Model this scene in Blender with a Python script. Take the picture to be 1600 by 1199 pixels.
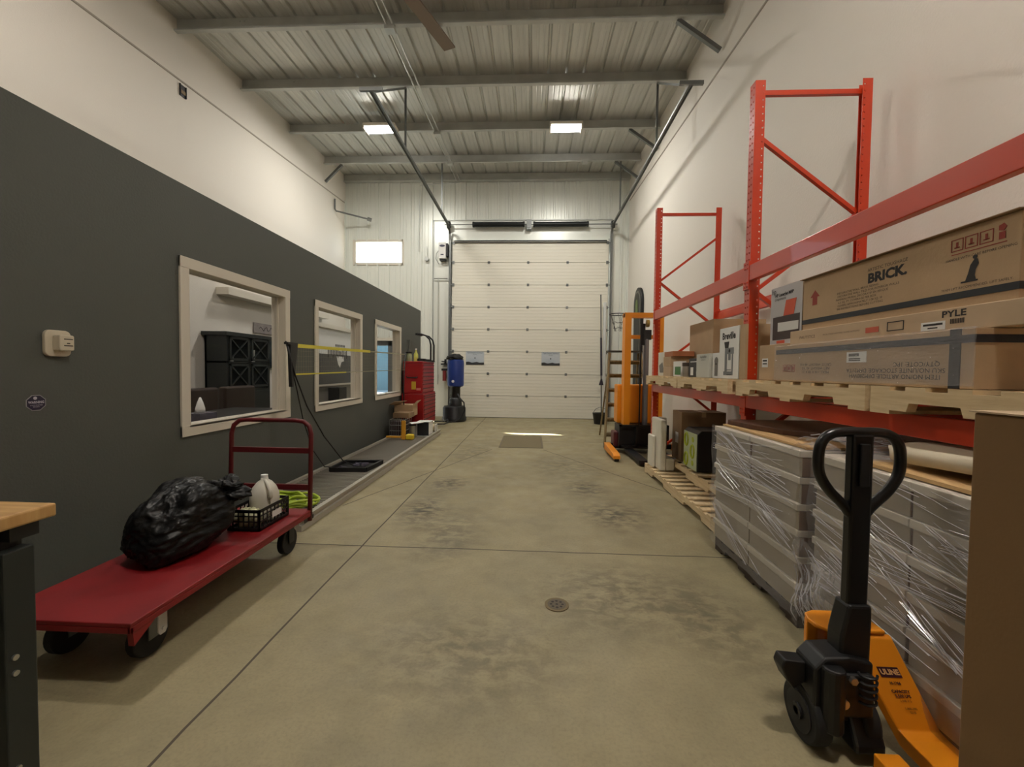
import bpy, bmesh, math, random
from mathutils import Vector, Matrix, noise
random.seed(7)
C = bpy.context.scene
for o in list(bpy.data.objects): bpy.data.objects.remove(o)
PI = math.pi
# ---------------------------------------------------------------- camera
FPX = 655.0
yaw = math.atan(31/FPX); pitch = math.atan(21/FPX); roll = 0.012
f = Vector((-math.sin(yaw)*math.cos(pitch), math.cos(yaw)*math.cos(pitch), -math.sin(pitch)))
r = Vector((math.cos(yaw), math.sin(yaw), 0)); u = r.cross(f)
r2 = r*math.cos(roll)+u*math.sin(roll); u2 = u*math.cos(roll)-r*math.sin(roll)
cd = bpy.data.cameras.new('camera'); cam = bpy.data.objects.new('camera', cd); C.collection.objects.link(cam)
cd.sensor_fit = 'HORIZONTAL'; cd.sensor_width = 36; cd.lens = 36*FPX/1600; cd.clip_start = .05
m = Matrix((r2, u2, -f)).transposed().to_4x4(); m.translation = Vector((0, 0, 1.32)); cam.matrix_world = m
C.camera = cam
# ---------------------------------------------------------------- world, sun, exposure
w = bpy.data.worlds.new('sky'); C.world = w; w.use_nodes = True
bgn = w.node_tree.nodes['Background']; bgn.inputs[0].default_value = (.72, .88, 1, 1); bgn.inputs[1].default_value = 4.0
sd = bpy.data.lights.new('sun', 'SUN'); sd.energy = 60; sd.angle = .01; sd.color = (1, .95, .85)
so = bpy.data.objects.new('sun', sd); C.collection.objects.link(so)
so.rotation_euler = Vector((4.25, -2.95, -4.45)).to_track_quat('-Z', 'Y').to_euler()
vs = C.view_settings; vs.view_transform = 'Standard'; vs.look = 'None'; vs.gamma = 1; vs.use_curve_mapping = False
vs.exposure = 0.0
LAMP = 13.0
FIXTURES = [(-3.18, 8.66, (1, .97, .90), .75), (.62, 8.72, (1, .97, .90), .68),
            (-3.18, 2.9, (1, .93, .84), .40), (1.1, .6, (1, .93, .84), .50)]

# ---------------------------------------------------------------- helpers
def lin(c):
    return tuple((v/255/12.92 if v/255 <= .04045 else ((v/255+.055)/1.055)**2.4) for v in c)
_m = {}
def mat(name, col, rough=.6, metal=0, var=0, scale=6, bump=0, bscale=40, spec=.5, alpha=1, stretch=None, col2=None, trans=0, emit=0, coat=0):
    if name in _m: return _m[name]
    M = bpy.data.materials.new(name); M.use_nodes = True; nt = M.node_tree; b = nt.nodes['Principled BSDF']
    c = lin(col); b.inputs['Base Color'].default_value = (*c, 1)
    b.inputs['Roughness'].default_value = rough; b.inputs['Metallic'].default_value = metal
    b.inputs['Specular IOR Level'].default_value = spec; b.inputs['Alpha'].default_value = alpha
    b.inputs['Transmission Weight'].default_value = trans; b.inputs['Coat Weight'].default_value = coat
    if emit:
        b.inputs['Emission Color'].default_value = (*c, 1); b.inputs['Emission Strength'].default_value = emit
    if var or bump or col2:
        tc = nt.nodes.new('ShaderNodeTexCoord'); mp = nt.nodes.new('ShaderNodeMapping')
        nt.links.new(tc.outputs['Object'], mp.inputs[0])
        if stretch: mp.inputs['Scale'].default_value = stretch
    if var or col2:
        n = nt.nodes.new('ShaderNodeTexNoise'); n.inputs['Scale'].default_value = scale; n.inputs['Detail'].default_value = 6
        nt.links.new(mp.outputs[0], n.inputs[0])
        cr = nt.nodes.new('ShaderNodeValToRGB'); cr.color_ramp.elements[0].position = .3; cr.color_ramp.elements[1].position = .7
        ca = lin(col2) if col2 else tuple(v*(1-var) for v in c); cb = c if col2 else tuple(min(1, v*(1+var)) for v in c)
        cr.color_ramp.elements[0].color = (*ca, 1); cr.color_ramp.elements[1].color = (*cb, 1)
        nt.links.new(n.outputs[0], cr.inputs[0]); nt.links.new(cr.outputs[0], b.inputs['Base Color'])
    if bump:
        n2 = nt.nodes.new('ShaderNodeTexNoise'); n2.inputs['Scale'].default_value = bscale; n2.inputs['Detail'].default_value = 4
        nt.links.new(mp.outputs[0], n2.inputs[0])
        bp = nt.nodes.new('ShaderNodeBump'); bp.inputs['Strength'].default_value = bump; bp.inputs['Distance'].default_value = .01
        nt.links.new(n2.outputs[0], bp.inputs['Height']); nt.links.new(bp.outputs[0], b.inputs['Normal'])
    _m[name] = M; return M

def empty(name, loc, label=None, cat=None, group=None, rz=0, kind=None):
    o = bpy.data.objects.new(name, None); o.empty_display_size = .1; o.location = loc; o.rotation_euler = (0, 0, rz)
    C.collection.objects.link(o); return tag(o, label, cat, group, kind)
def tag(o, label=None, cat=None, group=None, kind=None):
    if label: o['label'] = label
    if cat: o['category'] = cat
    if group: o['group'] = group
    if kind: o['kind'] = kind
    return o
def struct(o): o['kind'] = 'structure'; return o

class MB:
    def __init__(s): s.bm = bmesh.new()
    def poly(s, pts, faces):
        v = [s.bm.verts.new(p) for p in pts]
        for q in faces:
            try: s.bm.faces.new([v[i] for i in q])
            except ValueError: pass
        return v
    def box(s, x0, x1, y0, y1, z0, z1, M=None):
        p = [(x0,y0,z0),(x1,y0,z0),(x1,y1,z0),(x0,y1,z0),(x0,y0,z1),(x1,y0,z1),(x1,y1,z1),(x0,y1,z1)]
        if M is not None: p = [M @ Vector(q) for q in p]
        s.poly(p, [(0,3,2,1),(4,5,6,7),(0,1,5,4),(1,2,6,5),(2,3,7,6),(3,0,4,7)]); return s
    def bar(s, a, b, wd, hg, up=(0,0,1)):
        a = Vector(a); b = Vector(b); d = (b-a); L = d.length; d.normalize(); up = Vector(up)
        if abs(d.dot(up)) > .98: up = Vector((0,1,0))
        sx = d.cross(up).normalized(); sz = sx.cross(d)
        M = Matrix((sx, d, sz)).transposed().to_4x4(); M.translation = a
        return s.box(-wd/2, wd/2, 0, L, -hg/2, hg/2, M)
    def cyl(s, a, b, ra, rb=None, n=16, cap=True):
        rb = ra if rb is None else rb; a = Vector(a); b = Vector(b); d = (b-a).normalized()
        t = Vector((0,0,1)) if abs(d.z) < .9 else Vector((1,0,0)); x = d.cross(t).normalized(); y = d.cross(x)
        A = [s.bm.verts.new(a+(x*math.cos(2*PI*i/n)+y*math.sin(2*PI*i/n))*ra) for i in range(n)]
        B = [s.bm.verts.new(b+(x*math.cos(2*PI*i/n)+y*math.sin(2*PI*i/n))*rb) for i in range(n)]
        for i in range(n): s.bm.faces.new((A[i], A[(i+1)%n], B[(i+1)%n], B[i]))
        if cap:
            s.bm.faces.new(A[::-1]); s.bm.faces.new(B)
        return s
    def tube(s, pts, rad, n=10, closed=False):
        P = [Vector(p) for p in pts]; N = len(P); rings = []; prev = None
        for i in range(N):
            if closed: d = P[(i+1)%N]-P[i-1]
            else: d = P[min(i+1,N-1)]-P[max(i-1,0)]
            d.normalize()
            if prev is None:
                t = Vector((0,0,1)) if abs(d.z) < .9 else Vector((1,0,0)); x = d.cross(t).normalized()
            else:
                x = (prev-d*prev.dot(d)).normalized()
            prev = x; y = d.cross(x); rr = rad[i] if isinstance(rad, (list, tuple)) else rad
            rings.append([s.bm.verts.new(P[i]+(x*math.cos(2*PI*k/n)+y*math.sin(2*PI*k/n))*rr) for k in range(n)])
        for i in range(N if closed else N-1):
            a, b = rings[i], rings[(i+1)%N]
            for k in range(n): s.bm.faces.new((a[k], a[(k+1)%n], b[(k+1)%n], b[k]))
        if not closed: s.bm.faces.new(rings[0][::-1]); s.bm.faces.new(rings[-1])
        return s
    def prism(s, poly, ax, a, b):
        # poly: list of 2D points in the plane perpendicular to ax
        def P(q, t): return {'x': (t, q[0], q[1]), 'y': (q[0], t, q[1]), 'z': (q[0], q[1], t)}[ax]
        n = len(poly); A = [s.bm.verts.new(P(q, a)) for q in poly]; B = [s.bm.verts.new(P(q, b)) for q in poly]
        for i in range(n): s.bm.faces.new((A[i], A[(i+1)%n], B[(i+1)%n], B[i]))
        s.bm.faces.new(A[::-1]); s.bm.faces.new(B); return s
    def lathe(s, prof, c, n=20, sx=1, sy=1):
        rings = [[s.bm.verts.new((c[0]+rr*sx*math.cos(2*PI*k/n), c[1]+rr*sy*math.sin(2*PI*k/n), c[2]+z)) for k in range(n)] for rr, z in prof]
        for a, b in zip(rings, rings[1:]):
            for k in range(n): s.bm.faces.new((a[k], a[(k+1)%n], b[(k+1)%n], b[k]))
        s.bm.faces.new(rings[0][::-1]); s.bm.faces.new(rings[-1]); return s
    def sheet(s, prof, a, b, ax='y', zf=None):
        # open profile (p,q) swept along axis
        A = []; B = []
        for p, q in prof:
            if ax == 'y':
                A.append(s.bm.verts.new((p, a, q+zf(a)))); B.append(s.bm.verts.new((p, b, q+zf(b))))
            else:
                A.append(s.bm.verts.new((p, q, a))); B.append(s.bm.verts.new((p, q, b)))
        for i in range(len(prof)-1): s.bm.faces.new((A[i], A[i+1], B[i+1], B[i]))
        return s
    def grid(s, us, vs_, fn, skip=None):
        V = [[s.bm.verts.new(fn(a, b)) for b in vs_] for a in us]
        for i in range(len(us)-1):
            for j in range(len(vs_)-1):
                if skip and skip(i, j): continue
                s.bm.faces.new((V[i][j], V[i+1][j], V[i+1][j+1], V[i][j+1]))
        return s
    def build(s, name, M, parent=None, smooth=False, bevel=0, solid=0, local=False, fix=True):
        if fix: bmesh.ops.recalc_face_normals(s.bm, faces=s.bm.faces)
        me = bpy.data.meshes.new(name); s.bm.to_mesh(me); s.bm.free()
        if parent is not None and not local:
            me.transform(Matrix.Translation(-Vector(parent_world(parent))))
        for mm in (M if isinstance(M, list) else [M]): me.materials.append(mm)
        if smooth:
            for p in me.polygons: p.use_smooth = True
            if smooth != 'all': me.set_sharp_from_angle(angle=math.radians(38))
        o = bpy.data.objects.new(name, me); C.collection.objects.link(o); o.parent = parent
        if solid:
            md = o.modifiers.new('solid', 'SOLIDIFY'); md.thickness = solid; md.offset = 0
        if bevel:
            md = o.modifiers.new('bevel', 'BEVEL'); md.width = bevel; md.segments = 2; md.limit_method = 'ANGLE'
        return o
def parent_world(p):
    l = Vector(p.location); q = p.parent
    while q: l = l+Vector(q.location); q = q.parent
    return l
def mb(): return MB()
AX = {'L': (Vector((0,-1,0)), Vector((0,0,1)), Vector((-1,0,0))),   # faces -X (aisle side of the right-hand goods)
      'B': (Vector((1,0,0)), Vector((0,0,1)), Vector((0,-1,0))),     # faces -Y
      'R': (Vector((0,1,0)), Vector((0,0,1)), Vector((1,0,0)))}      # faces +X
def text_mesh(items, face, parent, M, name='print', flip=False):
    """items: (string, size, (x,y,z) centre, xscale). one flat lettering mesh on a surface"""
    bm = bmesh.new(); ax = AX[face]
    for it in items:
        st, sz, c = it[:3]; xs = it[3] if len(it) > 3 else 1
        cu = bpy.data.curves.new('t', 'FONT'); cu.body = st; cu.size = sz; cu.align_x = 'CENTER'; cu.align_y = 'CENTER'; cu.resolution_u = 2
        cu.offset = it[4] if len(it) > 4 else 0
        to = bpy.data.objects.new('t', cu); C.collection.objects.link(to)
        dg = bpy.context.evaluated_depsgraph_get(); me = bpy.data.meshes.new_from_object(to.evaluated_get(dg))
        s = -1 if flip else 1
        Mx = Matrix((ax[0]*s*xs, ax[1]*s, ax[2])).transposed().to_4x4(); Mx.translation = Vector(c)
        me.transform(Mx); bm.from_mesh(me)
        bpy.data.objects.remove(to); bpy.data.curves.remove(cu); bpy.data.meshes.remove(me)
    b = MB(); b.bm.free(); b.bm = bm
    return b.build(name, M, parent, fix=False)

# ---------------------------------------------------------------- materials
WHITE = mat('wall paint white', (222, 216, 206), .75, bump=.25, bscale=60)
GREY = mat('wall paint charcoal', (80, 83, 78), .6, bump=.2, bscale=70)
TRIMW = mat('painted trim white', (215, 208, 194), .5)
GALV = mat('galvanised steel', (184, 186, 182), .42, .25, var=.12, scale=3, bump=.05)
DECK = mat('galvanised roof deck', (196, 196, 190), .4, .35, var=.1, scale=2, stretch=(3, .4, 1), bump=.15, bscale=5)
SIDING = mat('liner panel', (222, 224, 216), .35, .15)
DOORP = mat('door panel cream white', (222, 218, 204), .5)
STEEL = mat('dull steel', (120, 122, 120), .45, .8)
DARKM = mat('dark steel', (38, 38, 40), .5, .4)
BLACK = mat('black plastic', (16, 16, 17), .45)
RED = mat('rack red orange', (194, 58, 26), .3, bump=.02, bscale=30, spec=.45, coat=.18)
CARTRED = mat('cart deck red', (122, 15, 19), .5, var=.15, scale=4, bump=.06, bscale=20)
HANDRED = mat('cart handle dark red', (92, 18, 24), .4)
TOOLRED = mat('tool chest red', (160, 18, 24), .35)
ORANGE = mat('safety orange paint', (236, 146, 26), .4)
WOOD = mat('pallet pine', (226, 204, 164), .75, col2=(206, 180, 138), scale=7, stretch=(5, .7, 8), bump=.12)
PLY = mat('ply sheet', (205, 170, 118), .7, col2=(180, 145, 98), scale=6, stretch=(4, .6, 1))
CARD = mat('cardboard', (180, 152, 118), .8, var=.06, scale=5, bump=.08, bscale=60)
CARD2 = mat('cardboard light', (188, 164, 134), .8, var=.06, scale=5)
CARDD = mat('cardboard brown', (138, 112, 82), .85, var=.06, scale=5, bump=.06, bscale=90)
INK = mat('black ink', (34, 28, 26), .7); INKR = mat('red ink', (150, 60, 48), .7); TAPE = mat('black strap', (24, 24, 26), .45)
PAPER = mat('white paper', (225, 224, 220), .6); RUBBER = mat('rubber', (24, 24, 24), .75)
GLASS = mat('window glass', (20, 24, 24), .02, alpha=.07, spec=.5)
FILM = mat('stretch film', (215, 212, 215), .22, alpha=.2, bump=1, bscale=14, stretch=(2, 3, 9), spec=1, coat=.6)
CHROME = mat('zinc bolt', (190, 190, 185), .3, .9)

# floor material: stained broom-finished slab with saw joints
def floor_mat():
    M = bpy.data.materials.new('concrete slab'); M.use_nodes = True; nt = M.node_tree; N = nt.nodes; L = nt.links; b = N['Principled BSDF']
    tc = N.new('ShaderNodeTexCoord')
    def noise(sc, det, lo, hi, mpS=(1,1,1), dist=0):
        mp = N.new('ShaderNodeMapping'); mp.inputs['Scale'].default_value = mpS; L.new(tc.outputs['Object'], mp.inputs[0])
        n = N.new('ShaderNodeTexNoise'); n.inputs['Scale'].default_value = sc; n.inputs['Detail'].default_value = det; n.inputs['Roughness'].default_value = .62
        n.inputs['Distortion'].default_value = dist; L.new(mp.outputs[0], n.inputs[0])
        cr = N.new('ShaderNodeMapRange'); cr.inputs[1].default_value = lo; cr.inputs[2].default_value = hi; L.new(n.outputs[0], cr.inputs[0]); return cr.outputs[0]
    def mix(fac, a, bcol, k=1.0):
        m_ = N.new('ShaderNodeMix'); m_.data_type = 'RGBA'
        if k != 1.0:
            mm = N.new('ShaderNodeMath'); mm.operation = 'MULTIPLY'; mm.inputs[1].default_value = k; L.new(fac, mm.inputs[0]); fac = mm.outputs[0]
        L.new(fac, m_.inputs[0])
        if isinstance(a, tuple): m_.inputs[6].default_value = (*a, 1)
        else: L.new(a, m_.inputs[6])
        m_.inputs[7].default_value = (*bcol, 1); return m_.outputs[2]
    c = mix(noise(1.3, 6, .35, .7, (1, 1, 1), .6), lin((158, 147, 114)), lin((138, 129, 101)))
    c = mix(noise(2.6, 9, .42, .66, (1, 1, 1), .2), c, lin((112, 104, 80)), .4)
    c = mix(noise(7, 8, .4, .75), c, lin((158, 147, 114)), .55)
    c = mix(noise(70, 3, .45, .8), c, lin((104, 96, 78)), .35)
    # tyre scuffs: two soft zones where the marks gather
    sx = N.new('ShaderNodeSeparateXYZ'); L.new(tc.outputs['Object'], sx.inputs[0])
    def zone(cx, cy, rx, ry):
        mp = N.new('ShaderNodeMapping'); mp.vector_type = 'POINT'; mp.inputs['Location'].default_value = (-cx/rx, -cy/ry, 0); mp.inputs['Scale'].default_value = (1/rx, 1/ry, 0)
        L.new(tc.outputs['Object'], mp.inputs[0]); ln = N.new('ShaderNodeVectorMath'); ln.operation = 'LENGTH'; L.new(mp.outputs[0], ln.inputs[0])
        mr = N.new('ShaderNodeMapRange'); mr.inputs[1].default_value = 1; mr.inputs[2].default_value = .1; mr.clamp = True; L.new(ln.outputs[1], mr.inputs[0]); return mr.outputs[0]
    scuff = noise(9, 10, .40, .58, (1, 1.5, 1), .35)
    for z in [(-.95, 4.75, .30, .42, 1), (-1.0, 3.85, .30, .55, .9), (.62, 4.7, .30, .42, 1), (.78, 3.85, .40, .50, 1), (.55, 2.45, .65, .55, .55), (-.65, 3.3, .4, .7, .5), (1.0, 2.2, .35, .5, .5), (-.3, 1.9, .7, .5, .45), (.5, 5.8, .7, .9, .45), (-.9, 6.6, .4, 1.2, .5)]:
        mm = N.new('ShaderNodeMath'); mm.operation = 'MULTIPLY'; L.new(scuff, mm.inputs[0]); L.new(zone(*z[:4]), mm.inputs[1])
        c = mix(mm.outputs[0], c, lin((72, 64, 50)), min(1, z[4]*1.15))
    L.new(c, b.inputs['Base Color'])
    rr = noise(4, 5, .3, .7); mr = N.new('ShaderNodeMapRange'); mr.inputs[3].default_value = .42; mr.inputs[4].default_value = .62; L.new(rr, mr.inputs[0]); L.new(mr.outputs[0], b.inputs['Roughness'])
    n2 = N.new('ShaderNodeTexNoise'); n2.inputs['Scale'].default_value = 45; n2.inputs['Detail'].default_value = 5; L.new(tc.outputs['Object'], n2.inputs[0])
    bp = N.new('ShaderNodeBump'); bp.inputs['Strength'].default_value = .18; bp.inputs['Distance'].default_value = .01; L.new(n2.outputs[0], bp.inputs['Height']); L.new(bp.outputs[0], b.inputs['Normal'])
    b.inputs['Specular IOR Level'].default_value = .4
    return M
FLOORM = floor_mat()

# ---------------------------------------------------------------- the setting
XL, XR, YB, YF, XO = -5.25, 2.56, 11.6, -4.0, -2.70
def roofz(y): return 6.18+(y-6.04)*.05      # underside of the purlins
DK = .2
struct(mb().box(XL-.2, XR+.2, YF-.2, YB+.2, -.15, 0).build('floor', FLOORM))
JNT = mat('joint filler dark', (78, 70, 58), .8)
def joint(name, pts, wd=.012):
    b = mb()
    for (x0, y0), (x1, y1) in zip(pts, pts[1:]):
        d = Vector((x1-x0, y1-y0)).normalized(); n = Vector((-d.y, d.x))*wd/2
        b.poly([(x0-n.x, y0-n.y, .0008), (x1-n.x, y1-n.y, .0008), (x1+n.x, y1+n.y, .0008), (x0+n.x, y0+n.y, .0008)], [(0,1,2,3)])
    return struct(b.build(name, JNT))
def wob(x0, y0, x1, y1, n=24, a=.006):
    return [(x0+(x1-x0)*i/n+(random.uniform(-a, a) if x0 == x1 or abs(x1-x0) < abs(y1-y0) else 0), y0+(y1-y0)*i/n+(random.uniform(-a, a) if abs(x1-x0) >= abs(y1-y0) else 0)) for i in range(n+1)]
joint('trim_1', wob(-1.235, YF, -1.255, 11.5, 60, .004))
joint('trim_2', wob(-2.6, 3.02, XR, 3.02, 30, .004))
joint('trim_3', wob(-1.8, 3.9, -.65, 6.9, 20, .008), .012)
joint('trim_4', wob(.2, 6.95, 1.8, 4.1, 20, .008), .013)
joint('trim_5', wob(-1.25, 7.75, XR, 7.8, 20, .004), .01)
# roof deck: ribbed sheet seen from below
prof = []; x = XL
while x < XR:
    for dx, dz in [(0, 0), (.075, 0), (.083, .004), (.10, .004), (.108, 0), (.165, 0), (.173, .004), (.19, .004), (.198, 0), (.245, 0), (.262, .032), (.288, .032)]:
        if x+dx < XR: prof.append((x+dx, dz))
    x += .305
prof.append((XR, 0))
cl = mb().sheet(prof, YF, YB, 'y', lambda y: roofz(y)+DK)
cl.box(XL-.2, XR+.2, YF-.2, YB+.2, 7.0, 7.1)
cl.build('ceiling', DECK)['kind'] = 'structure'
struct(mb().box(XL-.15, XL, YF, YB, 0, 7).build('wall_left', WHITE))
struct(mb().box(XR, XR+.15, YF, YB, 0, 7).build('wall_right', WHITE))
struct(mb().box(XL-.15, XR+.15, YF-.15, YF, 0, 7).build('wall_front', WHITE))
# back wall with openings: overhead door, high window, office door
DX0, DX1, DZ = -2.225, 2.02, 4.86
WX0, WX1, WZ0, WZ1 = -4.98, -3.62, 4.23, 4.87
OX0, OX1, OZ = -4.72, -3.86, 2.1
bw = mb()
for a in [(XL, OX0, 0, WZ0), (OX0, OX1, OZ, WZ0), (OX1, DX0, 0, WZ0), (XL, WX0, WZ0, WZ1), (WX1, DX0, WZ0, WZ1), (XL, DX0, WZ1, 7), (DX0, DX1, DZ, 7), (DX1, XR, 0, 7)]:
    bw.box(a[0], a[1], YB, YB+.2, a[2], a[3])
def ribs(b, x0, x1, z0, z1):
    k = math.ceil((x0-XL)/.305); x = XL+k*.305
    while x < x1-.03:
        if x > x0+.03:
            b.prism([(x-.032, YB), (x-.020, YB-.036), (x+.020, YB-.036), (x+.032, YB)], 'z', z0, z1)
        for q in (.10, .20):
            if x0+.01 < x+q < x1-.01: b.prism([(x+q-.012, YB), (x+q-.006, YB-.007), (x+q+.006, YB-.007), (x+q+.012, YB)], 'z', z0, z1)
        x += .305
FX0, FX1, FZ = -2.775, 2.13, 5.43
for a in [(XL, WX0, 0 if False else WZ0, WZ1), (WX1, FX0, WZ0, WZ1), (XL, FX0, WZ1, 6.7), (XL, OX0-.1, 0, WZ0), (OX0-.1, OX1+.1, OZ+.1, WZ0), (OX1+.1, FX0, 0, WZ0), (FX0, FX1, FZ, 6.7), (FX1, XR, 0, 6.7)]:
    ribs(bw, *a)
struct(bw.build('wall_back', SIDING))
# flashing frame round the big door
fl = mb()
fl.box(FX0, FX0+.02, YB-.035, YB, 0, FZ).box(FX1-.02, FX1, YB-.035, YB, 0, FZ).box(FX0, FX1, YB-.035, YB, FZ-.02, FZ)
fl.box(DX0-.09, DX0, YB-.02, YB, 0, DZ+.05).box(DX1, DX1+.06, YB-.02, YB, 0, DZ+.05)
struct(fl.build('trim_6', GALV))
# charcoal office partition with three openings
WN = [(3.09, 4.54), (5.08, 6.53), (7.07, 8.5)]; WZa, WZb = .77, 2.165; OH = 2.72; OYE = 10.05; TH = .14
ow = mb(); ys = [YF]+[v for q in WN for v in (q[0]+.07, q[1]-.07)]+[OYE]
for i in range(0, len(ys), 2): ow.box(XO-TH, XO, ys[i], ys[i+1], 0, OH)
for a, b_ in WN:
    ow.box(XO-TH, XO, a+.07, b_-.07, 0, WZa+.07); ow.box(XO-TH, XO, a+.07, b_-.07, WZb-.07, OH)
bmesh.ops.remove_doubles(ow.bm, verts=ow.bm.verts, dist=1e-5)
struct(ow.build('wall_office', GREY))
for i, (a, b_) in enumerate(WN):
    t = empty('window_%d' % (i+1), (XO, (a+b_)/2, WZa), kind='structure')
    fr = mb(); cw = .085
    fr.box(XO, XO+.018, a, a+cw, WZa, WZb).box(XO, XO+.018, b_-cw, b_, WZa, WZb).box(XO, XO+.02, a, b_, WZb-cw, WZb).box(XO, XO+.02, a, b_, WZa, WZa+cw)
    fr.build('casing', TRIMW, t, bevel=.003)
    jb = mb(); A, B = a+.07, b_-.07; Z0, Z1 = WZa+.07, WZb-.07
    jb.box(XO-TH, XO, A, A+.015, Z0, Z1).box(XO-TH, XO, B-.015, B, Z0, Z1).box(XO-TH, XO, A, B, Z1-.015, Z1).box(XO-TH, XO+.02, A, B, Z0, Z0+.015)
    for s0, s1 in ((A+.015, A+.03), (B-.03, B-.015)): jb.box(XO-.09, XO-.06, s0, s1, Z0, Z1)
    jb.build('jamb', TRIMW, t)
    mb().box(XO-.078, XO-.072, A+.015, B-.015, Z0+.015, Z1-.015).build('pane', GLASS, t)
# high window in the back wall
t = empty('window_4', ((WX0+WX1)/2, YB, WZ0), kind='structure')
q = mb()
q.box(WX0-.05, WX0+.03, YB-.03, YB+.1, WZ0-.03, WZ1+.03).box(WX1-.03, WX1+.02, YB-.03, YB+.1, WZ0-.03, WZ1+.03).box(WX0, WX1, YB-.03, YB+.1, WZ1-.03, WZ1+.03).box(WX0, WX1, YB-.03, YB+.1, WZ0-.03, WZ0+.03)
q.build('frame', TRIMW, t); mb().box(WX0, WX1, YB+.1, YB+.106, WZ0, WZ1).build('pane', GLASS, t)
# office outside door
t = empty('door_2', ((OX0+OX1)/2, YB, 0), kind='structure')
q = mb(); q.box(OX0-.08, OX0, YB-.03, YB+.1, 0, OZ+.08).box(OX1, OX1+.08, YB-.03, YB+.1, 0, OZ+.08).box(OX0, OX1, YB-.03, YB+.1, OZ, OZ+.08); q.build('door_frame', TRIMW, t)
q = mb(); q.box(OX0, OX0+.16, YB+.05, YB+.1, 0, OZ).box(OX1-.2, OX1, YB+.05, YB+.1, 0, OZ).box(OX0+.1, OX1-.1, YB+.05, YB+.1, 0, .25).box(OX0+.1, OX1-.1, YB+.05, YB+.1, OZ-.14, OZ); q.build('door_leaf', mat('grey door', (96, 100, 102), .5), t)
mb().box(OX0+.16, OX1-.2, YB+.07, YB+.076, .25, OZ-.14).build('pane', GLASS, t)
mb().cyl((OX1-.06, YB+.0, 1.0), (OX1-.06, YB+.0, 1.3), .012).box(OX1-.07, OX1-.05, YB, YB+.05, 1.0, 1.02).box(OX1-.07, OX1-.05, YB, YB+.05, 1.28, 1.3).build('door_handle', STEEL, t)
# outdoors behind the office door
struct(mb().box(-14, 8, YB+.25, 40, -.2, -.05).build('ground', mat('snowy yard', (112, 126, 132), .9, col2=(84, 98, 106), scale=1.5)))
tag(mb().box(-12, 2, 26, 30, -.1, 3.6).prism([(26, 3.6), (30, 3.6), (28, 5.0)], 'x', -12.2, 2.2).build('shed', mat('shed teal', (66, 90, 98), .7)), 'blue grey shed outdoors, seen through the office door', 'building')
# overhead door: eight ribbed sections
t = empty('door_1', ((DX0+DX1)/2, YB, 0), kind='structure')
SH = DZ/8.0; yd = 11.52
for k in range(8):
    z0, z1 = k*SH+.0015, (k+1)*SH-.0015; pr = [(yd+.05, z0), (yd, z0+.004)]
    nb = 7
    for j in range(1, nb):
        zz = z0+(z1-z0)*j/nb; pr += [(yd, zz-.006), (yd+.005, zz-.003), (yd+.005, zz+.003), (yd, zz+.006)]
    pr += [(yd, z1-.004), (yd+.05, z1)]
    mb().prism(pr, 'x', DX0+.0, DX1-.0).build('door_section', DOORP, t)
mb().box(DX0, DX1, yd+.045, yd+.055, .0, DZ).build('door_backing', DOORP, t)
for k in range(1, 8):
    for x in (-1.215, -.142, .925):
        z = k*SH
        mb().box(x-.03, x+.03, yd-.012, yd, z-.035, z+.035).cyl((x-.035, yd-.012, z), (x+.035, yd-.012, z), .011, n=8).build('hinge', STEEL, t)
for k in range(0, 9):
    for x, s in ((DX0+.03, -1), (DX1-.03, 1)):
        z = min(max(k*SH, .1), DZ-.08)
        mb().box(x-.03, x+.03, yd-.02, yd, z-.04, z+.04).cyl((x, yd-.02, z), (x+s*.08, yd-.02, z), .012, n=8).build('roller_bracket', STEEL, t)
mb().box(DX0, DX1, yd-.004, YB, 0, .012).build('bottom_seal', RUBBER, t)
mb().box(DX0+.05, DX1-.05, yd-.02, yd, DZ-.035, DZ-.01).box(DX0+.05, DX1-.05, yd-.06, yd, DZ-.075, DZ-.07).build('top_strut', DARKM, t)
for x, s in ((DX0-.06, -1), (DX1+.06, 1)):
    pth = [(x, yd-.03, .02), (x, yd-.03, 2), (x, yd-.03, 4.85), (x, yd-.06, 5.02), (x, yd-.16, 5.14), (x, yd-.36, 5.19), (x, 5.85, 5.19)]
    q = mb()
    for a, b_ in zip(pth, pth[1:]):
        q.bar(a, b_, .05, .006, (0, 1, .01) if b_[2] > a[2]+.2 else (0, 0, 1)); 
        if b_[1] < a[1]-1:
            q.bar((x+s*.025, a[1], a[2]), (x+s*.025, b_[1], b_[2]), .006, .06)
            q.bar((x-s*.025, a[1], a[2]-.0), (x-s*.025, b_[1], b_[2]), .006, .035)
        else:
            q.bar((x+s*.025, a[1], a[2]), (x+s*.025, b_[1], b_[2]), .006, .05, (0, 1, .01) if b_[2] > a[2]+.2 else (0, 0, 1))
    q.build('track', STEEL, t)
    mb().box(x-.02, x+.05*s+.02, yd, YB, 0, 5.1).build('track_angle', GALV, t)
    q = mb()
    for yy in (7.43, 10.42):
        q.box(x-.02, x+.02, yy-.003, yy+.003, 5.2, roofz(yy)+.02).box(x-.003, x+.003, yy-.02, yy+.02, 5.2, roofz(yy)+.02)
    q.bar((x, 7.43, roofz(7.43)), (x, 5.95, 5.23), .03, .03)
    q.box(x-.16, x+.16, 5.83, 5.87, 5.17, 5.22)
    q.build('track_hanger', STEEL, t)
    q = mb(); q.cyl((x+s*.02, yd-.09, 5.25), (x+s*.07, yd-.09, 5.25), .10, n=20).cyl((x+s*.03, yd-.09, 5.25), (x-s*.02, yd-.09, 5.25), .085, n=20); q.build('cable_drum', DARKM, t, smooth=True)
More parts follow.
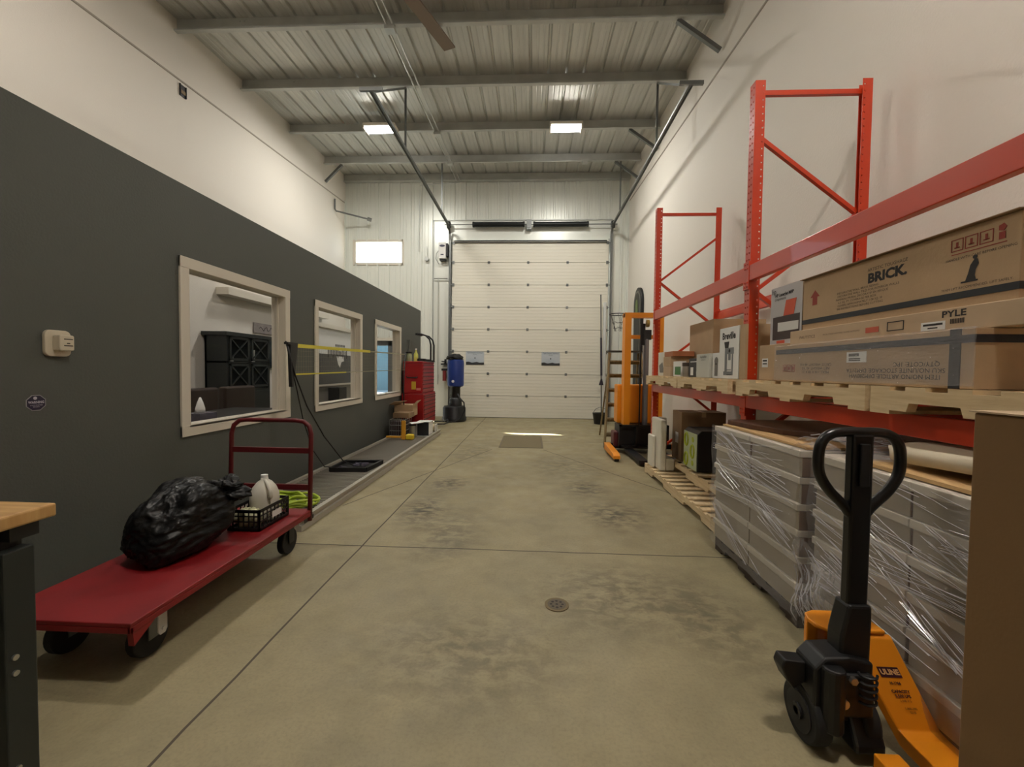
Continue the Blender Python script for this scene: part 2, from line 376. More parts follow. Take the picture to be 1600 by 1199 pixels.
mb().cyl((DX0-.2, yd-.09, 5.25), (DX1+.2, yd-.09, 5.25), .013, n=10).build('shaft', STEEL, t, smooth=True)
for x0, x1 in ((-1.66, -.25), (-.02, 1.46)):
    q = mb(); pts = []; n = int((x1-x0-.1)/.011)
    q.cyl((x0+.05, yd-.09, 5.25), (x1-.05, yd-.09, 5.25), .062, n=18)
    for i in range(n):
        xx = x0+.05+i*.011; q.cyl((xx, yd-.09, 5.25), (xx+.006, yd-.09, 5.25), .068, n=18, cap=False)
    q.cyl((x0, yd-.09, 5.25), (x0+.05, yd-.09, 5.25), .075, n=18).cyl((x1-.05, yd-.09, 5.25), (x1, yd-.09, 5.25), .075, n=18)
    q.build('torsion_spring', mat('spring steel', (40, 42, 42), .5, .5), t, smooth=True)
mb().box(-.2, -.07, yd-.1, YB, 5.12, 5.38).box(-.19, -.08, yd-.11, yd-.08, 5.17, 5.33).build('centre_bracket', STEEL, t)
# purlins (Z section) and other roof steel
for i, y in enumerate([11.5, 10.42, 8.93, 7.43, 6.05, 4.6, 3.1, 1.6, .1, -1.4, -2.9]):
    zb = roofz(y); q = mb()
    if i == 0: q.prism([(y-.06, zb), (y+.08, zb), (y+.08, zb+.012), (y+.0, zb+.012), (y, zb+DK-.004), (y-.004, zb+DK-.004), (y-.006, zb+.006), (y-.06, zb+.006)], 'x', XL, XR)
    else: q.prism([(y-.065, zb+.02), (y-.065, zb), (y+.003, zb), (y+.003, zb+DK-.006), (y+.065, zb+DK-.006), (y+.065, zb+DK-.002), (y-.003, zb+DK-.002), (y-.003, zb+.004), (y-.061, zb+.004), (y-.061, zb+.02)], 'x', XL, XR)
    for x in (XL+.95, XL+1.02, XR-.55, XR-.48):
        for z in (zb+.05, zb+.15): q.cyl((x, y-.004, z), (x, y-.016, z), .011, n=6)
    struct(q.build('ceiling_beam', GALV))
    if i in (1, 2, 4):
        q = mb(); q.bar((XR-.62, y, zb), (XR-.03, y, zb-.42), .055, .055)
        struct(q.build('ceiling_brace', STEEL))
    if i == 1:
        q = mb(); q.bar((XL+.45, y, zb), (XL+.02, y, zb-.42), .055, .055); struct(q.build('ceiling_brace', STEEL))
# diagonal flat strut under the roof
a = Vector((-1.31, 6.45, 6.17)); b_ = Vector((-1.95, 4.6, roofz(4.6)-.04)); d = b_-a
struct(mb().bar(a, a+d*2.0, .19, .02).build('ceiling_brace', mat('tan strut', (128, 112, 96), .6)))
# sloping sheet joints on the long walls
def rise(y): return 5.44+(y-4.7)*.066
for nm, x, s in (('trim_7', XL, 1), ('trim_8', XR, -1)):
    q = mb(); q.poly([(x+s*.012, YF, rise(YF)), (x+s*.012, YB, rise(YB)), (x+s*.012, YB, rise(YB)+.02), (x+s*.012, YF, rise(YF)+.02), (x, YF, rise(YF)-.006), (x, YB, rise(YB)-.006), (x, YB, rise(YB)+.026), (x, YF, rise(YF)+.026)],
                     [(0,1,2,3), (4,5,1,0), (3,2,6,7), (0,3,7,4), (1,5,6,2)])
    struct(q.build(nm, mat('joint bead', (168, 160, 148), .7)))
struct(mb().box(XR-.02, XR, YB-.08, YB, 0, 5.95).box(XL, XL+.02, YB-.08, YB, 2.7, 5.95).build('trim_9', SIDING))
# conduits along the roof
CON = mat('conduit', (188, 190, 186), .35, .6)
q = mb()
for x in (-2.11, -2.02):
    q.tube([(x, y, roofz(y)-.02) for y in (YF, 0, 3, 6, 9, 11.3)]+[(x, 11.45, roofz(11.45)-.02)], .013, 8)
q.tube([(-2.02, 10.3, roofz(10.3)-.03), (1.2, 10.3, roofz(10.3)-.03)], .011, 8)
q.tube([(-2.02, 11.35, 6.35), (-3.1, 11.4, 6.3), (-3.15, 11.5, 5.2), (-3.15, 11.5, 4.55)], .011, 8)
struct(q.build('ceiling_conduit', CON, smooth=True))
q = mb()
for (x, y) in ((-2.07, 6.0), (-2.05, 8.9), (-2.05, 10.3), (1.2, 10.3)): q.box(x-.07, x+.07, y-.06, y+.06, roofz(y)-.09, roofz(y)-.02)
struct(q.build('ceiling_junction_box', CON, bevel=.004))
# light fixtures
for i, (x, y, col, k) in enumerate(FIXTURES):
    z = roofz(y)-.03
    t = empty('light_fixture', (x, y, z), ['lit strip light on the ceiling above the high back window', 'lit strip light on the ceiling above the overhead door', 'lit strip light on the ceiling, above the charcoal office wall, out of the photograph', 'lit strip light on the ceiling nearest above the racking'][i], 'light')
    mb().box(x-.33, x+.33, y-.14, y+.14, z-.03, z+.03).box(x-.33, x-.3, y-.14, y+.14, z-.075, z-.03).box(x+.3, x+.33, y-.14, y+.14, z-.075, z-.03).build('housing', TRIMW, t, bevel=.004)
    for s in (-.065, .065):
        mb().cyl((x-.3, y+s, z-.055), (x+.3, y+s, z-.055), .022, n=12).build('tube', mat('lit tube %d' % i, tuple(int(255*c**(1/2.2)) for c in col), .5, emit=(60, 60, 110, 300)[i]), t, smooth=True)
    ld = bpy.data.lights.new('lamp', 'AREA'); ld.shape = 'RECTANGLE'; ld.size = .6; ld.size_y = .24; ld.energy = LAMP*k*10; ld.color = col
    lo = bpy.data.objects.new('lamp', ld); lo.location = (0, 0, -.085); lo.parent = t; C.collection.objects.link(lo)
#NEXT
# ---------------------------------------------------------------- pallet racking along the right wall
def plate(x0, x1, z0, z1, fn, cols, pitch, hs, b, rows=None):
    """thin perforated sheet: fn(u,z)->point; cols = hole centre positions in u"""
    us = sorted(set([x0, x1]+[c-hs/2 for c in cols]+[c+hs/2 for c in cols])); zs = [z0]; z = z0+pitch
    while z < z1-pitch/2: zs += [z-hs/2, z+hs/2]; z += pitch
    zs.append(z1)
    def skip(i, j):
        return j % 2 == 1 and any(abs((us[i]+us[i+1])/2-c) < 1e-4 for c in cols)
    b.grid(us, zs, fn, skip)
RX0, RX1 = 1.60, 2.35; PW = .075; RH = 3.45
rack = empty('pallet_rack', (RX0+.04, 3.1, 0), 'red orange steel pallet racking standing along the white right wall', 'rack')
RY = [.72, 3.20, 5.60]
for yi, y in enumerate(RY):
    for back in (0, 1):
        q = mb(); xf = RX0 if not back else RX1+.07; s = 1 if not back else -1
        plate(y, y+PW, .01, RH, lambda a, z: (xf, a, z), [y+.022, y+.053], .05, .013, q)
        plate(0, .07, .01, RH, lambda a, z: (xf+s*a, y, z), [.055], .05, .010, q)
        plate(0, .04, .01, RH, lambda a, z: (xf+s*a, y+PW, z), [], .05, .010, q)
        po = q.build('post', RED, rack, solid=.003)
        mb().box(xf-.03 if s > 0 else xf-.1, xf+.1 if s > 0 else xf+.03, y-.02, y+PW+.02, 0, .008).build('foot_plate', RED, po)
    X0, X1 = RX0+.05, RX1+.02; yc = y+PW/2
    for z in (.2, RH-.075): mb().box(X0, X1, yc-.015, yc+.015, z-.017, z+.017).build('cross_brace', RED, rack)
    zz = [(0, 3.06), (1, 2.5), (0, 1.93), (1, 1.37), (0, .8), (1, .25)]
    if yi == 2: zz = [(1-a, z) for a, z in zz]
    for (a, za), (b2, zb) in zip(zz, zz[1:]):
        mb().bar((X1 if a else X0, yc, za), (X1 if b2 else X0, yc, zb), .028, .03, (1, 0, 0) if 0 else (0, 1, 0)).build('diagonal_brace', RED, rack)
for bi in (0, 1):
    ya, yb = RY[bi]+PW, RY[bi+1]
    for z0, z1 in ((1.06, 1.155), (2.0, 2.115)):
        for xf, s in ((RX0-.008, 1), (RX1+.078, -1)):
            q = mb(); q.prism([(xf, z0), (xf+s*.045, z0), (xf+s*.045, z1-.03), (xf+s*.028, z1-.03), (xf+s*.028, z1), (xf, z1)], 'y', ya-.0, yb+.0)
            bo = q.build('beam', RED, rack, bevel=.004)
            for yy in (ya-.04, yb-.004+.002):
                k = mb(); k.box(min(xf-s*.004, xf+s*.008), max(xf-s*.004, xf+s*.008), yy, yy+.042, z0-.06, z1+.03)
                for zz_ in (z0-.04, z0-.01, z1-.02, z1+.01): k.cyl((xf-s*.004, yy+.02, zz_), (xf-s*.010, yy+.02, zz_), .006, n=8)
                k.build('beam_connector', RED, bo)

def pallet(x0, x1, y0, y1, z0, h, label, group=None, M=WOOD, nb=7, rot=0, stringers_along='y', top=True, bn=True, name='wooden_pallet'):
    cx, cy = (x0+x1)/2, (y0+y1)/2
    t = empty(name, (cx, cy, z0), label, 'pallet', group, rz=rot)
    W, L = (x1-x0)/2, (y1-y0)/2; bd = .016
    for xs in (-W, -.019, W-.038):
        nz = L*.30
        prof_ = [(-L, bd), (-L+.0, bd), (-.68*L, bd), (-.66*L, bd+(h-2*bd)*.42), (-.30*L, bd+(h-2*bd)*.42), (-.28*L, bd), (.28*L, bd), (.30*L, bd+(h-2*bd)*.42), (.66*L, bd+(h-2*bd)*.42), (.68*L, bd), (L, bd), (L, h-bd), (-L, h-bd)]
        q = mb(); q.prism(prof_[1:], 'x', xs, xs+.038); q.build('stringer', M, t, local=True)
    for i in range(nb):
        wd = .1 if i in (0, nb-1) else .085; yy = -L+wd/2+(2*L-wd)*i/(nb-1)
        mb().box(-W, W, yy-wd/2, yy+wd/2, h-bd, h).build('deck_board', M, t, local=True)
    if bn:
        for yy in (-L+.05, 0, L-.05): mb().box(-W, W, yy-.05, yy+.05, 0, bd).build('bottom_board', M, t, local=True)
    return t
PG = 'pallets on the lower rack beams'
pallet(1.50, 2.45, 4.43, 5.58, 1.155, .115, 'pine pallet on the rack beam under the small boxes, farthest from the camera')
pallet(1.50, 2.45, 3.29, 4.40, 1.155, .115, 'pine pallet on the rack beam under the white coffee machine box')
pallet(1.50, 2.45, 1.96, 3.16, 1.155, .115, 'pine pallet on the rack beam under the far end of the long cardboard boxes')
pallet(1.50, 2.45, .81, 1.93, 1.155, .115, 'pine pallet on the rack beam under the near end of the long cardboard boxes')
ZS = 1.272
def carton(name, x0, x1, y0, y1, z0, z1, M, label, cat='box', group=None, tape=True, flap=False):
    t = empty(name, ((x0+x1)/2, (y0+y1)/2, z0), label, cat, group)
    mb().box(x0, x1, y0, y1, z0, z1).build('carton_body', M, t, bevel=.003)
    if tape: mb().box((x0+x1)/2-.025, (x0+x1)/2+.025, y0-.001, y1+.001, z1-.0, z1+.001).box((x0+x1)/2-.025, (x0+x1)/2+.025, y0-.0012, y0, z1-.06, z1+.001).build('packing_tape', mat('parcel tape', (176, 146, 104), .3), t)
    return t
# long flat-pack cartons in the near bay
t = carton('cardboard_box', 1.52, 2.05, 1.52, 2.69, ZS, 1.485, CARD, 'long cardboard box with upside-down printing wrapped in clear film, bottom of the long box stack', tape=False)
XF = 1.5195
mb().box(XF-.002, 2.052, 1.518, 2.692, 1.435, 1.463).build('strap', TAPE, t)
mb().box(XF-.002, 2.052, 1.565, 1.605, ZS-.0, 1.486).build('strap', TAPE, t)
text_mesh([('QTY/COTE: 1PC', .026, (XF-.001, 1.74, 1.363), 1.1), ('SKU NO/UNITE STOCKAGE: DFM21TA', .026, (XF-.001, 1.86, 1.338), 1.1), ('ITEM NO/NO ARTICLE: DFM280WH', .026, (XF-.001, 1.86, 1.313), 1.1),
           ('GROSS WEIGHT: 48 KG', .02, (XF-.001, 2.33, 1.37), 1.2), ('NET WEIGHT: 42 KG', .02, (XF-.001, 2.33, 1.35), 1.2), ('MEAS: 118 X 58 X 21', .02, (XF-.001, 2.33, 1.33), 1.2)], 'L', t, INK, flip=True)
q = mb()
for y in (2.52, 2.56, 2.60): 
    q.box(XF-.001, XF, y-.016, y+.016, 1.33, 1.333).box(XF-.001, XF, y-.016, y+.016, 1.368, 1.371).box(XF-.001, XF, y-.016, y-.013, 1.33, 1.37).box(XF-.001, XF, y+.013, y+.016, 1.33, 1.37).box(XF-.001, XF, y-.006, y+.006, 1.34, 1.36)
q.build('handling_marks', INKR, t)
mb().box(XF-.001, XF, 1.985, 2.105, 1.375, 1.425).build('shipping_label', PAPER, t)
q = mb(); 
for i in range(14): q.box(XF-.002, XF-.001, 2.03+i*.0045, 2.032+i*.0045, 1.404, 1.418)
for z in (1.385, 1.393): q.box(XF-.002, XF-.001, 2.02, 2.09, z-.002, z+.002)
q.build('barcode', INK, t)
random.seed(3)
def film(b, x, y0, y1, z0, z1, ny, nz, amp, off=.004):
    b.grid([y0+(y1-y0)*i/ny for i in range(ny+1)], [z0+(z1-z0)*j/nz for j in range(nz+1)], lambda y, z: (x-off-random.uniform(0, amp), y, z))
q = mb(); film(q, XF, 1.51, 2.70, ZS+.01, 1.49, 40, 10, .004)
q.grid([1.51+1.19*i/50 for i in range(51)], [0, 1, 2], lambda y, v: (XF-.006+v*.03, y, 1.483+random.uniform(0, .012)*(1 if v else .5)))
q.build('film_wrap', FILM, t, smooth='all')
t = carton('cardboard_box', 1.58, 2.1, 1.43, 2.66, 1.487, 1.575, CARD2, 'flat slim cardboard box with a small white label, middle of the long box stack', tape=False)
XF = 1.5795
text_mesh([('PYLE', .034, (XF, 1.66, 1.552), 1.3, .001), ('PAUTSTC2', .022, (XF, 2.5, 1.53), 1.3), ('PA, DJ, STAGE LIGHTING, SOUND & STUDIO', .010, (XF, 2.24, 1.532), 1.3)], 'L', t, INK)
q = mb(); q.box(XF-.001, XF, 1.87, 1.955, 1.512, 1.516).box(XF-.001, XF, 1.87, 1.955, 1.549, 1.553).box(XF-.001, XF, 1.87, 1.874, 1.512, 1.553).box(XF-.001, XF, 1.951, 1.955, 1.512, 1.553)
for i in range(9): q.box(XF-.001, XF, 1.62+i*.006, 1.623+i*.006, 1.515, 1.533)
q.build('print_marks', INK, t)
mb().box(XF-.001, XF, 2.0, 2.075, 1.515, 1.54).box(XF-.0005, XF, 2.005, 2.07, 1.517, 1.538).build('red_sticker', mat('sticker red', (186, 88, 62), .6), t)
mb().box(XF-.001, XF, 1.69, 1.79, 1.497, 1.53).build('address_label', PAPER, t)
mb().box(XF-.002, XF-.001, 1.70, 1.78, 1.515, 1.523).box(XF-.002, XF-.001, 1.72, 1.76, 1.503, 1.508).build('label_print', INK, t)
t = carton('cardboard_box', 1.62, 2.2, 1.486, 2.61, 1.577, 1.875, CARD, 'largest long cardboard box printed BRICK, top of the long box stack', tape=False)
XF = 1.6195
mb().box(XF-.002, 2.202, 1.484, 2.612, 1.612, 1.638).build('strap', TAPE, t)
text_mesh([('ARTISTIC TOUGHAGE', .022, (XF, 2.02, 1.822), 1), ('BRICK.', .062, (XF, 2.02, 1.780), 1.15, .003)]+
          [(s_, .015, (XF, 2.33-len(s_)*.0048, 1.745-.0165*i), 1.15) for i, s_ in enumerate(['DECORATIVE WALL BRICK SIDING', 'DECORATIVE WALL TILES FOR INTERIOR WALLS', 'PANNEAU MURAL DECORATIF EN BRIQUE', '6.5 SQ. FT. COVERAGE PER BOX', 'COVERS APPROXIMATELY 1.08 SQ. M', 'SEE INSTRUCTIONS BEFORE CUTTING'])]+
          [('HANDLE WITH CARE BEFORE OPENING', .013, (XF, 1.62, 1.765), 1.05), ('TEAM LIFT RECOMMENDED. LIFT SAFELY.', .013, (XF, 1.63, 1.652), 1.05)], 'L', t, INK)
q = mb()
q.poly([(XF, 2.545, 1.76), (XF, 2.505, 1.80), (XF, 2.465, 1.76)], [(0, 1, 2)])
q.box(XF-.0005, XF, 2.485, 2.525, 1.715, 1.76)
for i in range(3):
    y = 1.70-i*.052
    for (a, b2, c, d_) in ((-.023, .023, 0, .003), (-.023, .023, .043, .046), (-.023, -.02, 0, .046), (.02, .023, 0, .046), (-.01, .01, .012, .016), (-.004, .004, .012, .034)): q.box(XF-.001, XF, y+a, y+b2, 1.795+c, 1.795+d_)
q.cyl((XF-.001, 1.545, 1.835), (XF, 1.545, 1.835), .014, n=5).box(XF-.001, XF, 1.535, 1.555, 1.795, 1.82).box(XF-.001, XF, 1.53, 1.72, 1.782, 1.785)
q.build('handling_marks', INKR, t)
q = mb() # printed figure of a lifting person
q.poly([(XF-.0005, y, z) for y, z in ((1.665, 1.672), (1.655, 1.70), (1.648, 1.73), (1.632, 1.752), (1.622, 1.748), (1.618, 1.73), (1.628, 1.71), (1.63, 1.69), (1.625, 1.672))], [tuple(range(9))])
q.cyl((XF-.001, 1.632, 1.757), (XF, 1.632, 1.757), .008, n=10).box(XF-.001, XF, 1.62, 1.68, 1.668, 1.674)
q.build('printed_figure', INK, t)
mb().box(1.60, 2.22, 1.48, 2.615, 1.876, 1.879).build('top_flap', CARDD, t)
# printer carton and its neighbour
t = carton('printer_box', 1.66, 1.98, 2.68, 3.02, 1.512, 1.90, CARD2, 'white and grey printer box with a red square, standing beyond the long box stack', tape=False)
XF = 1.6595
mb().box(XF-.001, XF, 2.68, 3.02, 1.512, 1.90).build('printed_face', mat('print pale grey', (196, 194, 196), .5), t)
mb().box(XF-.002, XF-.001, 2.70, 2.99, 1.545, 1.70).build('dark_photo', mat('print dark', (62, 46, 42), .5), t)
mb().prism([(2.71, 1.60), (2.93, 1.60), (2.93, 1.66), (2.71, 1.655)], 'x', XF-.003, XF-.002).build('printed_printer', PAPER, t)
mb().prism([(2.76, 1.70), (2.87, 1.70), (2.845, 1.80), (2.735, 1.80)], 'x', XF-.003, XF-.002).box(XF-.0025, XF-.002, 2.85, 2.94, 1.52, 1.54).build('red_square', mat('print red', (214, 84, 48), .5), t)
text_mesh([('HP LaserJet MFP', .030, (XF-.002, 2.87, 1.845), 1, .001), ('L\'imprimante', .024, (XF-.002, 2.91, 1.818), 1), ('hp', .05, (XF-.002, 2.985, 1.875), 1)], 'L', t, INK)
t = carton('cardboard_box', 1.60, 2.0, 2.72, 3.04, ZS, 1.511, CARD, 'plain cardboard box with a small white label, under the white printer box')
mb().box(1.598, 1.6, 2.93, 3.0, 1.36, 1.42).build('label', PAPER, t)
mb().box(1.597, 1.598, 2.94, 2.99, 1.40, 1.41).box(1.597, 1.598, 2.94, 2.99, 1.38, 1.388).build('label_print', INK, t)
# far bay goods
t = carton('cardboard_box', 1.87, 2.4, 4.45, 5.1, ZS, 1.875, CARD, 'largest plain cardboard box in the far bay, behind the white coffee machine box')
text_mesh([('FASTENERS', .075, (2.16, 4.449, 1.74), 1.1)], 'B', t, INK)
t = carton('coffee_machine_box', 1.58, 1.80, 3.30, 3.63, ZS, 1.685, PAPER, 'tall white box printed with a coffee machine, beside the near rack post', tape=False)
XF = 1.5795
text_mesh([('Breville', .075, (XF, 3.465, 1.615), 1, .003)], 'L', t, INK)
q = mb(); q.box(XF-.001, XF, 3.375, 3.525, 1.47, 1.52).box(XF-.001, XF, 3.385, 3.405, 1.33, 1.47).box(XF-.001, XF, 3.485, 3.525, 1.33, 1.47).box(XF-.001, XF, 3.385, 3.545, 1.30, 1.33).box(XF-.001, XF, 3.425, 3.465, 1.42, 1.47)
q.build('printed_machine', mat('print steel grey', (118, 120, 122), .5), t)
q = mb(); q.prism([(3.465, 1.52), (3.525, 1.52), (3.54, 1.57), (3.455, 1.57)], 'x', XF-.001, XF).cyl((XF-.002, 3.445, 1.495), (XF-.001, 3.445, 1.495), .014, n=12).box(XF-.0015, XF-.0005, 3.415, 3.485, 1.34, 1.345).box(XF-.001, XF, 3.41, 3.485, 1.30, 1.306)
q.build('printed_hopper', INK, t)
mb().box(1.581, 1.801, 3.199, 3.285, ZS, 1.685).build('brown_side', CARD, t)
t = carton('kettle_box', 1.60, 1.78, 3.65, 3.81, ZS, 1.49, PAPER, 'small white box with a printed grey figure, beyond the coffee machine box', tape=False)
q = mb(); q.cyl((1.5985, 3.73, 1.42), (1.5995, 3.73, 1.42), .035, n=14).box(1.5985, 1.5995, 3.70, 3.76, 1.29, 1.40); q.build('printed_figure', mat('print grey', (120, 116, 110), .6), t)
t = carton('appliance_box', 1.58, 1.80, 3.83, 4.12, ZS, 1.49, mat('box grey white', (192, 192, 182), .6), 'pale grey box with small lettering, left of the white kettle box', tape=False)
text_mesh([('Humidifier', .035, (1.579, 3.96, 1.462), 1), ('cool mist 4L', .02, (1.579, 3.96, 1.435), 1)], 'L', t, INK)
t = carton('tool_box_carton', 1.62, 1.80, 4.15, 4.42, ZS, 1.46, mat('box black', (38, 36, 38), .5), 'black box with white print, between the grey box and the canister', tape=False)
q = mb(); q.box(1.6185, 1.6195, 4.30, 4.37, 1.29, 1.37).box(1.6185, 1.6195, 4.18, 4.22, 1.29, 1.33).box(1.6185, 1.6195, 4.2, 4.38, 1.42, 1.43); q.build('white_print', PAPER, t)
t = empty('canister', (1.63, 4.52, ZS), 'small grey canister with a dark lid standing between small boxes', 'canister')
mb().lathe([(.055, 0), (.058, .005), (.058, .10), (.055, .11)], (1.65, 4.52, ZS)).build('can', mat('can grey', (150, 142, 132), .4, .4), t, smooth=True)
mb().lathe([(.06, .11), (.06, .145), (.05, .15)], (1.65, 4.52, ZS)).build('lid', mat('lid brown', (66, 54, 44), .5), t, smooth=True)
t = carton('cereal_box', 1.62, 1.68, 4.66, 4.90, ZS, 1.44, PAPER, 'small white and green box standing beside the grey canister', tape=False)
mb().box(1.6185, 1.6195, 4.66, 4.84, 1.29, 1.38).build('green_print', mat('print green', (62, 116, 60), .5), t)
carton('cardboard_box', 1.60, 1.86, 4.94, 5.2, ZS, 1.385, CARD2, 'small brown box stacked beneath another small brown box, far end of the shelf')
carton('cardboard_box', 1.60, 1.86, 4.94, 5.2, 1.387, 1.50, CARD, 'small brown box stacked on top of another small brown box, far end of the shelf')
t = carton('printed_box', 1.62, 2.0, 5.22, 5.48, ZS, 1.565, mat('box off white', (212, 206, 192), .6), 'white printed box, the one nearest the far rack post', tape=False)
mb().prism([(5.23, 1.31), (5.4, 1.31), (5.44, 1.4), (5.3, 1.44)], 'x', 1.6185, 1.6195).build('grey_print', mat('print grey', (120, 116, 110), .6), t)
t = carton('shoe_box', 1.61, 1.855, 4.90, 5.2, 1.502, 1.56, mat('box orange brown', (176, 110, 70), .6), 'flat orange brown box lying on top of the two small stacked brown boxes', tape=False)
t = carton('battery_box', 1.83, 1.85, 3.32, 3.62, ZS, 1.66, mat('box yellow', (206, 160, 40), .6), 'thin yellow and black striped box, behind the coffee machine box', tape=False)
q = mb()
for z in (1.3, 1.38, 1.46, 1.54, 1.62): q.box(1.828, 1.852, 3.318, 3.622, z, z+.03)
q.build('black_stripes', INK, t)
# goods on the floor under the far bay
PLX = [(1.56, 2.5, 3.66, 5.78)]
pallet(1.50, 2.32, 3.36, 5.57, .0, .12, 'empty long slatted pine pallet lying on the floor beyond the first film wrapped stack', nb=14, rot=.0)
pallet(1.74, 2.32, 3.42, 5.50, .122, .12, 'smaller pine pallet lying on top of the long slatted floor pallet', nb=9, rot=0)
t = carton('cardboard_box', 1.80, 2.32, 5.10, 5.42, .244, .84, CARDD, 'tall dark brown box on the floor pallets, behind the black and green box')
mb().box(1.7985, 1.7995, 5.2, 5.3, .45, .58).build('white_label', PAPER, t)
t = empty('printed_box', (1.95, 4.77, .244), 'black box with a pale green face and yellow round prints, on the floor pallets', 'box')
mb().prism([(1.78, .244), (2.16, .244), (2.18, .27), (2.18, .66), (2.14, .69), (1.82, .69), (1.78, .65)], 'y', 4.55, 4.95).build('carton_body', BLACK, t, bevel=.01)
mb().box(1.775, 1.78, 4.56, 4.94, .25, .65).build('pale_face', mat('pale green print', (186, 196, 160), .5), t)
q = mb()
for y, z in ((4.85, .56), (4.85, .34), (4.67, .45)): q.tube([(1.772, y+.05*math.cos(a*PI/6), z+.07*math.sin(a*PI/6)) for a in range(12)], .012, 5, True)
q.cyl((1.771, 4.67, .58), (1.775, 4.67, .58), .03).cyl((1.771, 4.67, .32), (1.775, 4.67, .32), .03)
q.build('yellow_prints', mat('print yellow green', (178, 190, 50), .5), t)
t = empty('foam_block', (1.72, 5.35, .122), 'white moulded foam packing block standing at the far end of the floor pallet', 'packing')
q = mb(); q.box(1.56, 1.63, 5.10, 5.5, .122, .74).box(1.63, 1.73, 5.42, 5.5, .122, .74).box(1.63, 1.73, 5.10, 5.42, .122, .27).box(1.52, 1.56, 5.3, 5.52, .122, .52)
q.build('foam', mat('foam white', (222, 216, 200), .8), t, bevel=.015)
mb().box(1.66, 1.73, 5.395, 5.418, .34, .52).build('dark_red_print', mat('print maroon', (92, 34, 30), .6), t)

# film wrapped stacks of shallow cartons
TRAYL = mat('tray carton side', (162, 152, 134), .7, var=.08, scale=4)
TRAYE = mat('tray carton edge', (206, 198, 182), .65); TRAYB = mat('tray end brown', (112, 82, 52), .8)
def wrapped(x0, x1, y0, y1, z0, z1, layers, cols, lab, seed, boxes_label, over=None):
    random.seed(seed)
    pt = pallet(x0+.02, x1, y0+.01, y1-.01, .0, z0, lab[0], M=mat('dark pallet wood', (62, 50, 38), .85), name='wooden_pallet')
    H = (z1-z0)/layers; L = (y1-y0)/cols
    for k in range(layers):
        for c in range(cols):
            j = random.uniform(-.004, .004)
            a, b2 = y0+c*L+.003, y0+(c+1)*L-.003; za, zb = z0+k*H+.002, z0+(k+1)*H-.001
            t = empty('shallow_carton', ((x0+x1)/2, (a+b2)/2, za), boxes_label(k, c), 'box', lab[1])
            mb().box(x0+.012+j, x1-.01, a+.004, b2-.004, za, zb-.03).build('carton_body', TRAYL, t)
            mb().box(x0+j, x1, a, b2, zb-.034, zb).build('lid', TRAYE, t, bevel=.003)
            mb().box(x0+.012+j+.002, x1-.012, a+.002, a+.004, za, zb-.034).build('brown_end', TRAYB, t)
    # clear stretch film, a wavy shell around the stack
    q = mb()
    ny, nz = 46, 34
    def off(y, z): 
        zz = ((z-z0) % H)/H; return .006+.010*(1-zz)*0+.006*math.sin(9*y+14*z+seed)+.004*math.sin(31*y-22*z)+random.uniform(0, .004)
    q.grid([y0-.01+(y1-y0+.02)*i/ny for i in range(ny+1)], [z0-.03+(z1-z0+.04)*j/nz for j in range(nz+1)], lambda y, z: (x0-.006-abs(off(y, z)), y, z))
    q.grid([x0-.006+(x1-x0)*i/20 for i in range(21)], [z0-.03+(z1-z0+.04)*j/nz for j in range(nz+1)], lambda x, z: (x, y0-.008-random.uniform(0, .004), z))
    if over: over(q)
    fo = q.build('stretch_film', FILM, None, smooth='all'); tag(fo, lab[2], 'plastic film')
    # gathered ridges in the film
    q = mb()
    for g in range(16):
        ya = random.uniform(y0+.25, y1+.1); za = random.uniform(z0+.25, z1+.02); ln = random.uniform(.3, .9); sl = random.choice([.12, .2, .3, .45, .6, -.1])
        for i in range(random.randint(4, 9)):
            yb = ya+random.uniform(-.05, .05); zb = za+random.uniform(-.05, .05); l2 = ln*random.uniform(.4, 1); s2 = sl+random.uniform(-.04, .04)
            pts = [(x0-.016-random.uniform(0, .003), yb-l2*t_/6, zb-l2*s2*t_/6+.003*math.sin(i+t_)) for t_ in range(7)]
            pts = [p for p in pts if y0 < p[1] < y1 and z0 < p[2] < z1-.005]
            if len(pts) > 2: q.tube(pts, random.uniform(.0008, .0022), 4)
    ro = q.build('film_ridges', mat('film ridge', (225, 222, 226), .15, alpha=.6, spec=1), fo)
    return pt
LAY = ['bottom layer', 'second layer', 'third layer', 'fourth layer', 'fifth layer', 'top layer']
def lab_a(k, c): return LAY[k]+' carton, '+['near', 'far'][c]+' column of the wrapped stack farther from the jack'
def lab_b(k, c): return LAY[k]+' carton, '+['near', 'far'][c]+' column of the wrapped stack behind the jack'
wrapped(1.37, 2.34, 2.19, 3.185, .10, .925, 6, 2, ('dark wooden pallet under the film wrapped carton stack beyond the pallet jack', 'shallow cartons in the far wrapped stack', 'clear stretch film round the far carton stack'), 5, lab_a)
def over_b(q):
    random.seed(9)
    q.grid([1.30+.12*i/4 for i in range(5)], [1.95+.2*j/12 for j in range(13)], lambda x, y: (x+random.uniform(-.01, .01), y, .94+.05*math.sin((y-1.95)/.2*PI)+random.uniform(-.008, .012)))
wrapped(1.405, 2.42, 1.08, 2.14, .10, .925, 6, 2, ('dark wooden pallet under the film wrapped carton stack behind the pallet jack', 'shallow cartons in the near wrapped stack', 'clear stretch film round the near carton stack'), 11, lab_b, over_b)
